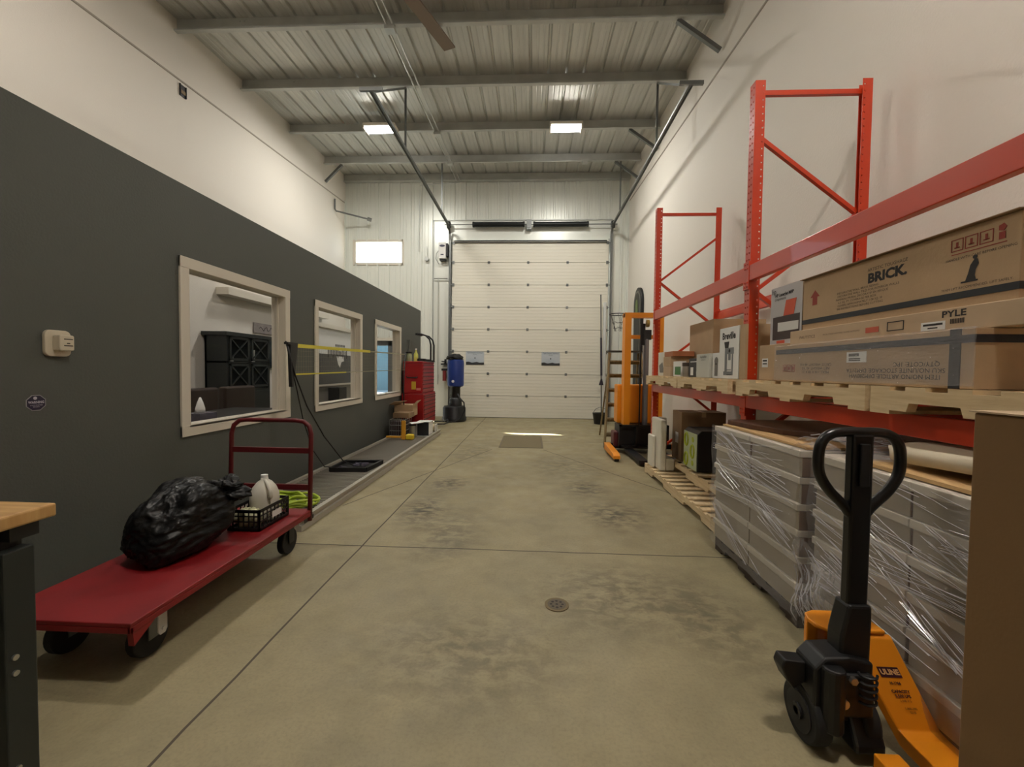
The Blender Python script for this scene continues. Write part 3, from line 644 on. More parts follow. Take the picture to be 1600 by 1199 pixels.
# crumpled loose film tail at the corner of the near stack
random.seed(21); q = mb()
q.grid([i/22 for i in range(23)], [j/26 for j in range(27)], lambda a, b2: (1.385-.03-.035*math.sin(a*6+b2*9)*random.random()-random.uniform(0, .02), 2.15-a*.34*(1-.35*b2), .52-b2*.46-.06*a+random.uniform(-.006, .006)))
tag(q.build('plastic_film_tail', FILM, None, smooth='all'), 'loose crumpled clear film hanging off the corner of the near wrapped stack', 'plastic film')
random.seed(22); q = mb()
q.grid([i/26 for i in range(27)], [j/16 for j in range(17)], lambda a, b2: (1.40+b2*.42, 2.30-a*.5, .955+.05*math.sin(a*PI)*(1-b2*.3)+random.uniform(0, .02)))
tag(q.build('plastic_film_bunch', FILM, None, smooth='all'), 'bunched clear film heaped across the gap between the two wrapped stacks', 'plastic film')
BUNCH = C.objects['plastic_film_bunch']; TAIL = C.objects['plastic_film_tail']; random.seed(31)
for host, n_, fn in ((BUNCH, 40, lambda a, b2: (1.39+b2*.40, 2.30-a*.5, .975+.05*math.sin(a*PI)*(1-b2*.3))), (TAIL, 55, lambda a, b2: (1.325-.02*math.sin(a*6+b2*9), 2.14-a*.33*(1-.35*b2), .52-b2*.44-.06*a))):
    q = mb()
    for i in range(n_):
        a0, b0 = random.random()*.7, random.random()*.8; da, db = random.uniform(.02, .22), random.uniform(.1, .35)
        q.tube([Vector(fn(min(1, a0+da*k/5), min(1, b0+db*k/5)))+Vector((random.uniform(-.006, 0), 0, random.uniform(-.006, .008))) for k in range(6)], random.uniform(.0008, .0025), 4)
    q.build('film_crease', mat('film ridge', (225, 222, 226), .15, alpha=.6, spec=1), host)
# sheets lying on the stacks
t = mb().box(1.42, 2.3, 2.22, 3.17, .928, .940).build('plywood_sheet', PLY); tag(t, 'pale plywood sheet lying on the far wrapped carton stack', 'wood sheet')
t = mb().prism([(1.44, 3.14), (1.47, 2.9), (1.55, 2.65), (1.70, 2.42), (1.95, 2.28), (2.2, 2.25), (2.3, 2.4), (2.3, 3.17), (1.5, 3.17)], 'z', .942, .975).build('wood_board', mat('walnut board', (92, 58, 36), .5, col2=(70, 42, 26), scale=5, stretch=(1, 6, 1)), bevel=.004)
tag(t, 'dark brown curved wooden board lying on the pale plywood sheet', 'wood board')
t = mb().box(1.44, 2.34, 1.12, 1.92, .929, .943).build('plywood_sheet', PLY); tag(t, 'pale plywood sheet lying on the near wrapped stack behind the jack handle', 'wood sheet')
random.seed(4); q = mb()
q.grid([1.50+.8*i/20 for i in range(21)], [1.10+.72*j/20 for j in range(21)], lambda x, y: (x, y, .985+.05*math.exp(-((x-1.9)**2+(y-1.5)**2)*5)+.006*math.sin(x*22+y*9)))
tag(q.build('canvas_sheet', mat('canvas cream', (206, 194, 170), .85, bump=.2, bscale=8), None, smooth='all', solid=.06), 'cream padded sheet lying on the plywood behind the jack handle', 'sheet')
# big carton right beside the camera, carried on the jack
t = empty('cardboard_box', (1.42, .62, .24), 'very large plain brown box, nearest of all, on the pallet carried by the jack', 'box')
mb().box(1.056, 1.57, .18, 1.05, .24, 1.232).build('carton_body', mat('cardboard kraft smooth', (128, 98, 62), .8, var=.04, scale=3, bump=.06, bscale=120), t, bevel=.004)
mb().box(1.05, 1.575, .175, 1.056, 1.233, 1.237).build('top_flap', CARD2, t)
pallet(1.04, 1.58, .14, 1.05, .10, .138, 'pine pallet under the very large brown box, resting on the forks', nb=6)

# ---------------------------------------------------------------- pallet jack
JX, JY = 1.152, 1.55
t = empty('pallet_jack', (JX, JY, 0), 'orange pallet jack with a black looped handle, in front of the wrapped stacks', 'pallet jack')
hw = [(.0, 1.117), (.05, 1.117), (.09, 1.112), (.118, 1.095), (.134, 1.065), (.139, 1.02), (.135, .975), (.12, .94), (.095, .905), (.062, .872), (.04, .848), (.02, .825)]
loop = [(JX+a, JY-.03, z) for a, z in hw]+[(JX-a, JY-.03, z) for a, z in hw[:0:-1]]
def smooth_loop(P, k=4):
    n = len(P); out = []
    for i in range(n):
        p0, p1, p2, p3 = [Vector(P[(i+d)%n]) for d in (-1, 0, 1, 2)]
        for j in range(k):
            t_ = j/k; out.append(.5*((2*p1)+(p2-p0)*t_+(2*p0-5*p1+4*p2-p3)*t_**2+(3*p1-p0-3*p2+p3)*t_**3))
    return out
GLB = mat('gloss black handle', (12, 12, 13), .28)
mb().tube(smooth_loop(loop), .0175, 12, True).build('handle_loop', GLB, t, smooth='all')
mb().prism([(JX-.036, .30), (JX+.034, .30), (JX+.036, 1.112), (JX-.036, 1.112)], 'y', JY-.05, JY-.01).build('handle_shaft', GLB, t, bevel=.008)
mb().box(JX-.016, JX+.016, JY-.062, JY-.05, .93, 1.08).build('control_lever', DARKM, t, bevel=.004)
mb().prism([(JX-.065, .28), (JX+.038, .28), (JX+.040, .46), (JX+.039, .515), (JX-.039, .515), (JX-.046, .48), (JX-.062, .40)], 'y', JY-.065, JY+.01).build('handle_socket', BLACK, t, bevel=.01)
q = mb(); q.prism([(JX-.165, .12), (JX+.03, .12), (JX+.03, .33), (JX-.05, .345), (JX-.13, .34), (JX-.165, .30)], 'y', JY-.09, JY+.02).box(JX-.14, JX+.02, JY-.11, JY-.09, .15, .30)
q.cyl((JX-.11, JY-.10, .10), (JX-.11, JY-.10, .32), .035, n=14); q.build('pump_body', BLACK, t, bevel=.008)
q = mb(); q.prism([(JX-.245, .265), (JX-.235, .295), (JX-.16, .29), (JX-.16, .22), (JX-.20, .19), (JX-.225, .22)], 'y', JY-.04, JY+.02); q.build('foot_guard', BLACK, t, bevel=.006)
mb().cyl((JX-.055, JY-.122, .285), (JX-.055, JY-.108, .285), .013, n=6).build('zinc_bolt', CHROME, t)
mb().cyl((JX-.085, JY-.122, .205), (JX-.085, JY-.10, .205), .017, n=14).build('zinc_bolt', CHROME, t)
q = mb(); q.tube([(JX-.005+.024*math.cos(a*PI/6), JY-.11+.026*math.sin(a*PI/6), .20+a*.0019) for a in range(60)], .0045, 6); q.build('spring', DARKM, t, smooth=True)
for x in (JX-.14, JX+.02):
    wl = mb().cyl((x-.028, JY-.02, .1), (x+.028, JY-.02, .1), .1, n=36).build('steer_wheel', RUBBER, t, smooth=True, bevel=.008)
    mb().cyl((x-.032, JY-.02, .1), (x+.032, JY-.02, .1), .068, n=30).cyl((x-.04, JY-.02, .1), (x+.04, JY-.02, .1), .026, n=16).build('wheel_hub', DARKM, wl, smooth=True)
mb().cyl((JX-.18, JY-.02, .1), (JX+.06, JY-.02, .1), .014).box(JX-.09, JX-.03, JY-.06, JY+.03, .06, .14).build('axle', BLACK, t)
# orange frame: bridge and splayed heel plates running down into the forks (towards the camera)
BY = [(1.09, 1.62), (1.085, 1.66), (1.10, 1.70), (1.14, 1.72), (1.30, 1.72), (1.32, 1.71), (1.325, 1.59), (1.12, 1.59)]
q = mb(); q.prism(BY, 'z', .352, .368); q.prism(BY[1:6]+[(1.315, 1.69), (1.18, 1.695), (1.12, 1.65)], 'z', .25, .352); q.build('bridge', ORANGE, t, bevel=.006)
def fork(sec):
    q = mb(); V = [[q.bm.verts.new(p) for p in ((a, y, z), (b2, y, z), (b2, y, max(.035, z-.05)), (a, y, max(.035, z-.05)))] for y, z, a, b2 in sec]
    for A, B in zip(V, V[1:]):
        for k in range(4): q.bm.faces.new((A[k], A[(k+1) % 4], B[(k+1) % 4], B[k]))
    q.bm.faces.new(V[0]); q.bm.faces.new(V[-1][::-1]); fo = q.build('fork', ORANGE, t, bevel=.004); xa, xb = sec[-1][2:]
    mb().cyl(((xa+xb)/2-.04, .36, .037), ((xa+xb)/2+.04, .36, .037), .037, n=20).build('load_roller', RUBBER, fo, smooth=True)
    return fo
fk = fork([(1.60, .352, 1.19, 1.345), (1.585, .342, 1.19, 1.345), (1.475, .09, 1.285, 1.425), (1.44, .085, 1.285, 1.425), (.25, .085, 1.285, 1.425)])
fork([(1.385, .085, 1.13, 1.21), (.25, .085, 1.13, 1.21)])
q = mb(); q.prism([(1.60, .30), (1.50, .24), (1.42, .07), (1.42, .04), (1.60, .04)], 'x', JX-.05, JX+.05); q.build('fork_shade_plate', BLACK, t, bevel=.01)  # black plate added over the left fork, stands in for the pump's shade
# printing on the heel plate
up_ = Vector((-.09, .11, .252)).normalized(); n_ = Vector((1, 0, 0)).cross(up_).normalized()
def heel(k, dx, dn=.0012): # k = 0 at the fork, 1 at the bridge
    return Vector((1.355-.085*k+dx, 1.475+.11*k, .09+.252*k))+n_*dn
def heel_text(items, M, name):
    bm = bmesh.new()
    for st, sz, y, dx, ofs in items:
        cu = bpy.data.curves.new('t', 'FONT'); cu.body = st; cu.size = sz; cu.align_x = 'CENTER'; cu.align_y = 'CENTER'; cu.offset = ofs
        to = bpy.data.objects.new('t', cu); C.collection.objects.link(to); dg = bpy.context.evaluated_depsgraph_get(); me = bpy.data.meshes.new_from_object(to.evaluated_get(dg))
        Mx = Matrix((Vector((1, 0, 0)), up_, n_)).transposed().to_4x4(); Mx.translation = heel(y, dx, .003); me.transform(Mx); bm.from_mesh(me)
        bpy.data.objects.remove(to)
    b = MB(); b.bm.free(); b.bm = bm; b.build(name, M, fk, fix=False)
q = mb(); c0 = heel(.62, .0); Mx = Matrix((Vector((1, 0, 0)), up_, n_)).transposed().to_4x4(); Mx.translation = c0
q.box(-.036, .036, -.0165, .0165, 0, .001, Mx); q.build('name_plate', mat('plate maroon', (60, 18, 34), .5), fk)
heel_text([('ULINE', .024, .62, 0, .001)], mat('plate lettering', (226, 176, 120), .5), 'plate_lettering')
heel_text([('H-1366', .012, .50, 0, .0006), ('CAPACITY', .013, .41, .003, .0006), ('5,500 LBS', .013, .36, .003, .0006), ('2,500 KG', .010, .31, .004, 0), ('1-800-295', .010, .23, .008, 0), ('5510', .010, .19, .008, 0)], mat('plate maroon', (60, 18, 34), .5), 'capacity_lettering')

# ---------------------------------------------------------------- platform truck with its load
t = empty('platform_cart', (-1.92, 2.25, 0), 'long red flat platform cart with a tubular push handle, beside the charcoal wall', 'cart')
q = mb(); q.box(-2.24, -1.60, 1.58, 2.985, .262, .28).box(-1.615, -1.60, 1.58, 2.985, .235, .262).box(-2.24, -2.225, 1.58, 2.985, .235, .262).box(-2.24, -1.6, 1.58, 1.595, .235, .262).box(-2.24, -1.6, 2.97, 2.985, .235, .262)
q.build('deck', CARTRED, t, bevel=.004)
mb().prism([(1.595, .235), (1.70, .235), (1.60, .175)], 'x', -1.63, -1.605).build('corner_gusset', CARTRED, t)
hz = .93; pts = [(-1.612, 2.965, .2), (-1.612, 2.99, hz-.10), (-1.63, 2.995, hz-.04), (-1.67, 2.995, hz-.008), (-1.73, 2.995, hz), (-2.10, 2.995, hz), (-2.16, 2.995, hz-.008), (-2.20, 2.995, hz-.04), (-2.215, 2.99, hz-.10), (-2.215, 2.965, .2)]
mb().tube(pts, .0165, 10).build('push_handle', HANDRED, t, smooth='all')
for z in (.44, .71): mb().box(-2.205, -1.62, 2.975, 2.995, z-.02, z+.02).build('handle_crossbar', HANDRED, t, bevel=.003)
for i, (x, y) in enumerate(((-1.74, 1.80), (-2.12, 1.80), (-1.72, 2.86), (-2.12, 2.86))):
    c_ = mb(); c_.box(x-.05, x+.05, y-.05, y+.05, .228, .24).box(x-.035, x-.029, y-.03, y+.03, .08, .23).box(x+.029, x+.035, y-.03, y+.03, .08, .23)
    co = c_.build('caster', STEEL if i < 2 else BLACK, t)
    mb().cyl((x-.022, y, .09), (x+.022, y, .09), .09, n=28).build('wheel', RUBBER, co, smooth=True, bevel=.006)
mb().prism([(1.755, .235), (1.80, .235), (1.80, .13), (1.79, .115), (1.765, .115), (1.755, .13)], 'x', -1.652, -1.646).cyl((-1.646, 1.7775, .14), (-1.640, 1.7775, .14), .008, n=10).build('caster_bracket', mat('zinc plate', (188, 184, 178), .5, .2), t)
# rubbish bag
def blob(name, c, rad, M, seed, amp=.12, nu=64, nv=40, flat=None, label=None, cat=None, shape=None):
    rnd = random.Random(seed); ph = [(rnd.uniform(0, 6.28), rnd.uniform(1.5, 9), rnd.uniform(1.5, 9), rnd.uniform(0, 6.28)) for _ in range(16)]
    q = mb(); us = [PI*j/nv for j in range(nv+1)]; rings = []
    for th in us:
        ring = []
        for i in range(nu):
            p = 2*PI*i/nu; d = Vector((math.sin(th)*math.cos(p), math.sin(th)*math.sin(p), math.cos(th)))
            k = 1.0
            for n1, (a, fx, fy, b2) in enumerate(ph):
                k += amp/(1+n1*.35)*(abs(math.sin(fx*d.x+fy*d.y*1.3+a+2*math.sin(d.z*3+b2)))-.5)
            v = Vector((d.x*rad[0]*k, d.y*rad[1]*k, d.z*rad[2]*k))
            if shape: v = shape(v)
            v += Vector(c)
            if flat is not None: v.z = max(v.z, flat)
            ring.append(q.bm.verts.new(v))
        rings.append(ring)
    for A, B in zip(rings, rings[1:]):
        for i in range(nu): q.bm.faces.new((A[i], A[(i+1) % nu], B[(i+1) % nu], B[i]))
    bmesh.ops.remove_doubles(q.bm, verts=q.bm.verts, dist=1e-4)
    o = q.build(name, M, None, smooth='all')
    if label: tag(o, label, cat)
    return o
BAG = mat('black bin liner', (9, 9, 10), .38, bump=.5, bscale=26, stretch=(1, .5, 1.3), spec=.28)
bg = empty('rubbish_bag', (-2.0, 2.32, .281), 'full black plastic rubbish bag slumped on the near half of the red cart', 'bag')
def bagmesh(name, c, rad, amp, fr, nu, nv, flat, seed):
    q = mb(); rings = []
    for j in range(nv+1):
        th = PI*j/nv; ring = []
        for i in range(nu):
            p = 2*PI*i/nu; d = Vector((math.sin(th)*math.cos(p), math.sin(th)*math.sin(p), math.cos(th))); e = d+Vector((seed, 0, 0))
            k = 1+amp*noise.noise(e*1.6)*2
            k += amp*.55*(1-2*abs(noise.noise(Vector((e.x*fr, e.y*fr*.45, e.z*fr*1.3)))))
            k += amp*.22*(1-2*abs(noise.noise(Vector((e.x*fr*2.6, e.y*fr*1.2, e.z*fr*3)))))
            v = Vector((d.x*rad[0]*k, d.y*rad[1]*k, d.z*rad[2]*k))
            if flat is not None:
                w_ = max(0, -v.y/rad[1]); v.z -= .055*w_*w_; v.x *= 1+.10*max(0, -d.z)
            v += Vector(c)
            if flat is not None: v.z = max(v.z, flat+.0)
            ring.append(q.bm.verts.new(v))
        rings.append(ring)
    for A, B in zip(rings, rings[1:]):
        for i in range(nu): q.bm.faces.new((A[i], A[(i+1) % nu], B[(i+1) % nu], B[i]))
    bmesh.ops.remove_doubles(q.bm, verts=q.bm.verts, dist=1e-4)
    return q.build(name, BAG, bg, smooth='all')
bagmesh('bag_body', (-1.985, 2.28, .45), (.20, .27, .20), .11, 4.2, 150, 110, .283, 3)
bagmesh('tied_neck', (-1.86, 2.46, .56), (.085, .075, .06), .45, 4, 70, 50, None, 8)
# crate
t = empty('plastic_crate', (-1.80, 2.69, .28), 'black lattice plastic crate on the red cart holding a white jug', 'crate')
q = mb(); cx0, cx1, cy0, cy1, cz = -1.91, -1.70, 2.53, 2.85, .283; ch = .135
q.box(cx0, cx1, cy0, cy1, cz, cz+.006)
for z in (cz, cz+.055, cz+.09, cz+ch-.02):
    h = .02 if z > cz+.1 or z == cz else .008
    q.box(cx0, cx1, cy0, cy0+.005, z, z+h).box(cx0, cx1, cy1-.005, cy1, z, z+h).box(cx0, cx0+.005, cy0, cy1, z, z+h).box(cx1-.005, cx1, cy0, cy1, z, z+h)
n = 8
for i in range(n+1):
    y = cy0+(cy1-cy0-.006)*i/n
    for x in (cx0, cx1-.005): q.box(x, x+.005, y, y+.006, cz, cz+ch)
for i in range(7):
    x = cx0+(cx1-cx0-.006)*i/6
    for y in (cy0, cy1-.005): q.box(x, x+.006, y, y+.005, cz, cz+ch)
for x in (cx0, cx1-.014):
    for y in (cy0, cy1-.014): q.box(x, x+.014, y, y+.014, cz, cz+ch)
q.build('lattice_body', BLACK, t)
mb().box(cx1, cx1+.002, 2.66, 2.76, cz+.045, cz+.085).build('white_label', PAPER, t)
JUG = mat('milky jug plastic', (214, 210, 196), .4)
t = empty('water_jug', (-1.81, 2.74, .29), 'milky white plastic gallon jug with a handle, standing in the black crate', 'jug')
mb().lathe([(.08, 0), (.088, .01), (.09, .14), (.087, .175), (.072, .215), (.045, .25), (.024, .265), (.022, .28)], (-1.81, 2.75, .29), 24).build('jug_body', JUG, t, smooth='all')
mb().tube([(-1.745, 2.70, .44), (-1.72, 2.68, .46), (-1.725, 2.68, .50), (-1.755, 2.70, .535), (-1.79, 2.73, .555)], .012, 8).build('jug_handle', JUG, t, smooth='all')
mb().cyl((-1.81, 2.75, .568), (-1.81, 2.75, .588), .022, n=16).build('cap', PAPER, t, smooth=True)
blob('crumpled_rag', (-1.82, 2.60, .345), (.07, .05, .05), mat('rag yellow white', (188, 186, 150), .8), 5, .25, 30, 20, .291, 'small crumpled pale cloth in the black crate beside the jug', 'cloth')

# ---------------------------------------------------------------- slatted aluminium ramp along the wall
ALU = mat('ramp aluminium', (176, 170, 158), .5, .35); ALUD = mat('ramp slats', (128, 122, 112), .6, .3)
t = empty('aluminium_ramp', (-2.2, 5.5, 0), 'long low aluminium slatted ramp lying on the floor along the charcoal wall', 'ramp')
q = mb(); q.prism([(-1.875, .0), (-1.83, .0), (-1.83, .045), (-1.85, .05), (-1.85, .085), (-1.83, .09), (-1.83, .105), (-1.875, .105)], 'y', 3.24, 8.4); q.build('side_rail', ALU, t)
q = mb(); q.prism([(-2.56, .0), (-2.52, .0), (-2.52, .105), (-2.56, .105)], 'y', 3.24, 8.4); q.build('side_rail', ALU, t)
q = mb(); y = 3.27
while y < 8.38:
    q.box(-2.52, -1.875, y, y+.028, .055, .075); y += .05
q.build('slatted_deck', ALUD, t)['kind'] = 'stuff'
mb().box(-1.829, -1.826, 3.28, 3.42, .055, .085).build('dark_plate', DARKM, t)
HOSE = mat('hose lime green', (168, 190, 52), .45)
random.seed(12); q = mb()
pts = []
for i in range(150):
    a = i*.23; rr = .13+.05*math.sin(i*.13)+.02*math.sin(i*.7); pts.append((-2.14+rr*1.35*math.cos(a), 3.58+rr*.9*math.sin(a), .09+.10*(i/150)+.012*math.sin(i*.9)))
q.tube(pts, .011, 8); tag(q.build('garden_hose', HOSE, None, smooth='all'), 'lime green hose coiled loosely on the near end of the ramp', 'hose')

# portable badminton net set
t = empty('badminton_net', (-2.16, 5.1, .08), 'portable badminton net with yellow top tape strung along the charcoal wall', 'net')
YEL = mat('tape yellow', (212, 200, 66), .6); NETM = mat('net mesh', (150, 146, 120), .7)
P0 = Vector((-2.22, 3.76, 1.525)); P1 = Vector((-2.47, 8.05, 1.60))
PT = P0.lerp(P1, .52); mb().bar(P0+Vector((0, .03, 0)), PT, .004, .035).build('top_tape', YEL, t); mb().bar(PT, P1, .003, .018).build('tape_tail', NETM, t)
PB = P0+Vector((0, .05, -.27)); PC = P1+Vector((0, 0, -.30)); PM = PB.lerp(PC, .3); mb().bar(PB, PM, .003, .014).build('bottom_tape', YEL, t); mb().bar(PM, PC, .003, .009).build('tape_tail', NETM, t)
q = mb()
for i in range(1, 86):
    k = i/86; p = P0.lerp(P1, k); q.cyl(p, p-Vector((0, 0, .285)), .0007, n=3, cap=False)
for j in range(1, 6): q.cyl(P0-Vector((0, 0, .05*j)), P1-Vector((0, 0, .05*j)), .0006, n=3, cap=False)
q.build('mesh', NETM, t)['kind'] = 'stuff'
q = mb(); q.tube([(-2.22, 3.70, 1.54), (-2.2, 3.80, 1.25), (-2.19, 3.98, .95), (-2.18, 4.3, .6), (-2.17, 4.72, .25), (-2.17, 5.0, .13)], .007, 6)
q.build('pole', BLACK, t, smooth='all')
q = mb(); q.tube([(-2.24, 3.72, 1.56), (-2.24, 3.9, 1.1), (-2.26, 4.05, .78), (-2.3, 4.3, .45), (-2.34, 4.62, .2), (-2.3, 4.9, .12)], .006, 6)
q.build('pole', BLACK, t, smooth='all')
mb().prism([(3.735, 1.55), (3.86, 1.55), (3.83, 1.38), (3.78, 1.14), (3.755, 1.14)], 'x', -2.235, -2.205).box(-2.24, -2.2, 3.69, 3.78, 1.53, 1.55).build('fabric_sleeve', BLACK, t)
mb().tube([(-2.47, 8.05, .10), (-2.48, 8.0, .9), (-2.47, 8.05, 1.62)], .012, 6).build('pole', BLACK, t, smooth='all')
q = mb(); bx = [(-2.4, 4.88), (-1.98, 4.92), (-1.94, 5.36), (-2.42, 5.3)]
q.prism(bx, 'z', .077, .09)
for (a, b2) in zip(bx, bx[1:]+bx[:1]): q.bar((*a, .10), (*b2, .10), .03, .05)
q.build('base_case', BLACK, t)
q = mb(); random.seed(2)
for i in range(9):
    x = random.uniform(-2.32, -2.05); y = random.uniform(4.98, 5.22); q.bar((x, y, .108), (x+random.uniform(-.08, .08), y+random.uniform(-.08, .08), .118), .03, .02)
q.build('case_contents', mat('violet grey plastic', (86, 82, 98), .5), t)

# ---------------------------------------------------------------- workbench, lower left corner of view
t = empty('workbench', (-1.80, .95, 0), 'workbench with a thick pale wooden top and dark steel legs, nearest on the left', 'table')
BW = mat('bench top beech', (196, 158, 102), .5, col2=(170, 130, 78), scale=7, stretch=(1, 8, 1))
mb().box(-2.6, -1.425, .3, 1.185, .865, .905).build('tabletop', BW, t, bevel=.006)
mb().box(-2.55, -1.47, .36, 1.13, .80, .862).box(-1.47, -1.44, 1.08, 1.15, .825, .862).build('top_frame', BLACK, t)
LEG = mat('bench leg steel', (44, 48, 46), .45, .3)
for x in (-1.475, -2.5):
    for y in (1.06, .42):
        lg = mb(); lg.box(x-.03, x+.04, y-.0, y+.075, 0.02, .80); lo = lg.build('leg', LEG, t, bevel=.004)
        mb().box(x-.04, x+.05, y-.01, y+.085, 0, .02).build('foot', BLACK, lo)
        b3 = mb()
        for z in (.50, .455, .18): b3.cyl((x+.04, y+.02, z), (x+.046, y+.02, z), .008, n=10)
        b3.build('bolt', CHROME, lo)

# ---------------------------------------------------------------- things on the charcoal wall and the high walls
t = empty('fire_horn', (XO, 2.255, 1.44), 'square cream alarm horn mounted on the charcoal wall', 'alarm')
def rrect(cy, cz, hy, hz_, r, n=5):
    P = []
    for sx, sz, a0 in ((1, 1, 0), (-1, 1, 90), (-1, -1, 180), (1, -1, 270)):
        for i in range(n+1):
            a = math.radians(a0+90*i/n); P.append((cy+sx*(hy-r)+r*math.cos(a), cz+sz*(hz_-r)+r*math.sin(a)))
    return P
HORN = mat('horn cream', (208, 198, 176), .45)
mb().prism(rrect(2.255, 1.44, .066, .074, .03), 'x', XO, XO+.02).build('mounting_plate', HORN, t, bevel=.004)
mb().prism(rrect(2.262, 1.443, .038, .044, .01), 'x', XO+.02, XO+.065).build('horn_body', HORN, t, bevel=.006)
q = mb(); q.box(XO+.064, XO+.0665, 2.245, 2.29, 1.425, 1.43).box(XO+.064, XO+.0665, 2.245, 2.29, 1.462, 1.467).box(XO+.064, XO+.0665, 2.26, 2.275, 1.438, 1.444); q.build('slots', INK, t)
t = empty('security_sign', (XO, 2.155, 1.11), 'small octagonal dark purple warning sticker on the charcoal wall', 'sign')
def octo(r_): return [(2.155+r_*1.08*math.cos(PI/8+k*PI/4), 1.11+r_*math.sin(PI/8+k*PI/4)) for k in range(8)]
mb().prism(octo(.046), 'x', XO, XO+.002).build('silver_border', mat('sticker silver', (150, 146, 150), .5), t)
mb().prism(octo(.042), 'x', XO+.002, XO+.003).build('purple_face', mat('sticker purple', (34, 24, 52), .5), t)
text_mesh([('WARNING', .018, (XO+.0035, 2.155, 1.113), .85, .0006), ('24 HOUR MONITORED', .008, (XO+.0035, 2.155, 1.097), .7), ('SECURITY', .009, (XO+.0035, 2.155, 1.088), .8)], 'R', t, mat('sticker lettering', (190, 184, 196), .5), 'lettering')
mb().cyl((XO+.003, 2.15, 1.136), (XO+.0038, 2.15, 1.136), .009, n=8).build('shield_mark', mat('sticker lettering', (190, 184, 196), .5), t)
t = empty('outlet_box', (XL, 6.13, 5.46), 'small dark open junction box high on the left white wall', 'outlet box')
mb().box(XL, XL+.01, 6.07, 6.18, 5.32, 5.49).build('back_plate', DARKM, t); mb().box(XL+.01, XL+.02, 6.085, 6.165, 5.36, 5.41).build('terminal', mat('brass brown', (104, 84, 56), .5, .5), t)
mb().box(XL+.01, XL+.025, 6.07, 6.075, 5.32, 5.49).box(XL+.01, XL+.025, 6.175, 6.18, 5.32, 5.49).build('box_rim', DARKM, t)
t = empty('pipe_bracket', (XL, 10.5, 5.3), 'grey steel pipe arm sticking out from the left wall above the high window', 'pipe')
mb().tube([(XL+.03, 10.9, 5.75), (XL+.03, 10.9, 5.5), (XL+.06, 10.9, 5.44), (XL+.78, 11.3, 5.36)], .022, 8).build('pipe', STEEL, t, smooth=True)
mb().cyl((XL+.74, 11.28, 5.37), (XL+.84, 11.33, 5.345), .05, n=12).build('end_cap', STEEL, t)
t = empty('door_opener', (-2.49, 11.55, 4.5), 'white wall mounted door operator box beside the top of the overhead door', 'door opener')
mb().box(-2.58, -2.38, 11.38, 11.56, 4.33, 4.76).build('cover', PAPER, t, bevel=.012); mb().box(-2.38, -2.33, 11.40, 11.56, 4.4, 4.74).box(-2.56, -2.40, 11.42, 11.56, 4.29, 4.33).build('gearbox', DARKM, t)
mb().prism([(-2.48+.075*math.cos(a*PI/8), 4.67+.03*math.sin(a*PI/8)) for a in range(16)], 'y', 11.375, 11.38).box(-2.52, -2.44, 11.376, 11.38, 4.42, 4.45).build('badge', mat('badge navy', (40, 40, 70), .5), t)
mb().tube([(-2.58, 11.5, 4.6), (-2.66, 11.5, 4.5), (-2.68, 11.5, 4.35), (-2.6, 11.5, 4.22), (-2.48, 11.52, 4.2)], .008, 6).build('cable', STEEL, t, smooth=True)
t = empty('wall_junction_box', (-2.9, 11.55, 4.38), 'small round junction box on the siding left of the door operator', 'junction box')
mb().cyl((-2.94, 11.59, 4.36), (-2.94, 11.50, 4.36), .06, n=14).build('cover', CON, t); mb().tube([(-2.94, 11.54, 4.36), (-2.94, 11.54, 4.7)], .009, 6).build('stub', CON, t)
t = empty('wall_conduit', (-2.6, 11.5, 2), 'grey electrical conduit running down the back wall left of the overhead door', 'conduit')
mb().tube([(-2.62, 11.54, 0.9), (-2.62, 11.54, 3.8)], .012, 6).build('riser', CON, t, smooth=True); mb().tube([(-2.74, 11.53, 3.82), (-2.36, 11.53, 3.82)], .016, 6).build('crossbar', CON, t, smooth=True)
# posters on the door
for i, x in enumerate((-1.575, .505)):
    t = empty('poster', (x, 11.515, 1.64), ['rectangular landscape poster stuck on the overhead door, left one', 'rectangular landscape poster stuck on the overhead door, right one'][i], 'poster')
    y = 11.515
    mb().box(x-.25, x+.25, y-.004, y, 1.455, 1.82).build('sheet', mat('poster sky', (160, 172, 184), .4, col2=(196, 200, 204), scale=2), t)
    mb().prism([(x-.25, 1.455), (x+.25, 1.455), (x+.25, 1.52), (x+.12, 1.515), (x+.05, 1.535), (x-.08, 1.51), (x-.18, 1.54), (x-.25, 1.53)], 'y', y-.006, y-.004).build('dark_hills', mat('poster hills', (44, 46, 48), .5), t)
    text_mesh([('Open Sesame Overhead', .055, (x, y-.007, 1.785), .78), ('DOORS', .03, (x, y-.007, 1.735), 1)], 'B', t, mat('poster ink', (70, 80, 96), .5))
    mb().cyl((x, y-.007, 1.64), (x, y-.005, 1.64), .018, n=10).build('emblem', INK, t)
# floor fittings
t = empty('floor_grate', (-.2, 7.7, 0), 'square steel grate set in the floor before the overhead door', 'grate')
q = mb(); gx0, gx1, gy0, gy1 = -.55, .21, 7.08, 8.35; q.box(gx0, gx1, gy0, gy0+.03, .0, .006).box(gx0, gx1, gy1-.03, gy1, 0, .006).box(gx0, gx0+.03, gy0, gy1, 0, .006).box(gx1-.03, gx1, gy0, gy1, 0, .006); q.build('rim', mat('rusty steel rim', (112, 100, 80), .6, .3), t)
mb().box(gx0+.03, gx1-.03, gy0+.03, gy1-.03, 0, .002).build('pit', mat('pit shade', (118, 108, 84), .9), t)
q = mb(); y = gy0+.05
while y < gy1-.04: q.box(gx0+.03, gx1-.03, y, y+.018, .002, .005); y += .04
q.build('bars', mat('grate steel', (146, 134, 106), .6, .2), t)['kind'] = 'stuff'
t = empty('floor_drain', (.157, 2.33, 0), 'small round brown floor drain in the open concrete floor', 'drain')
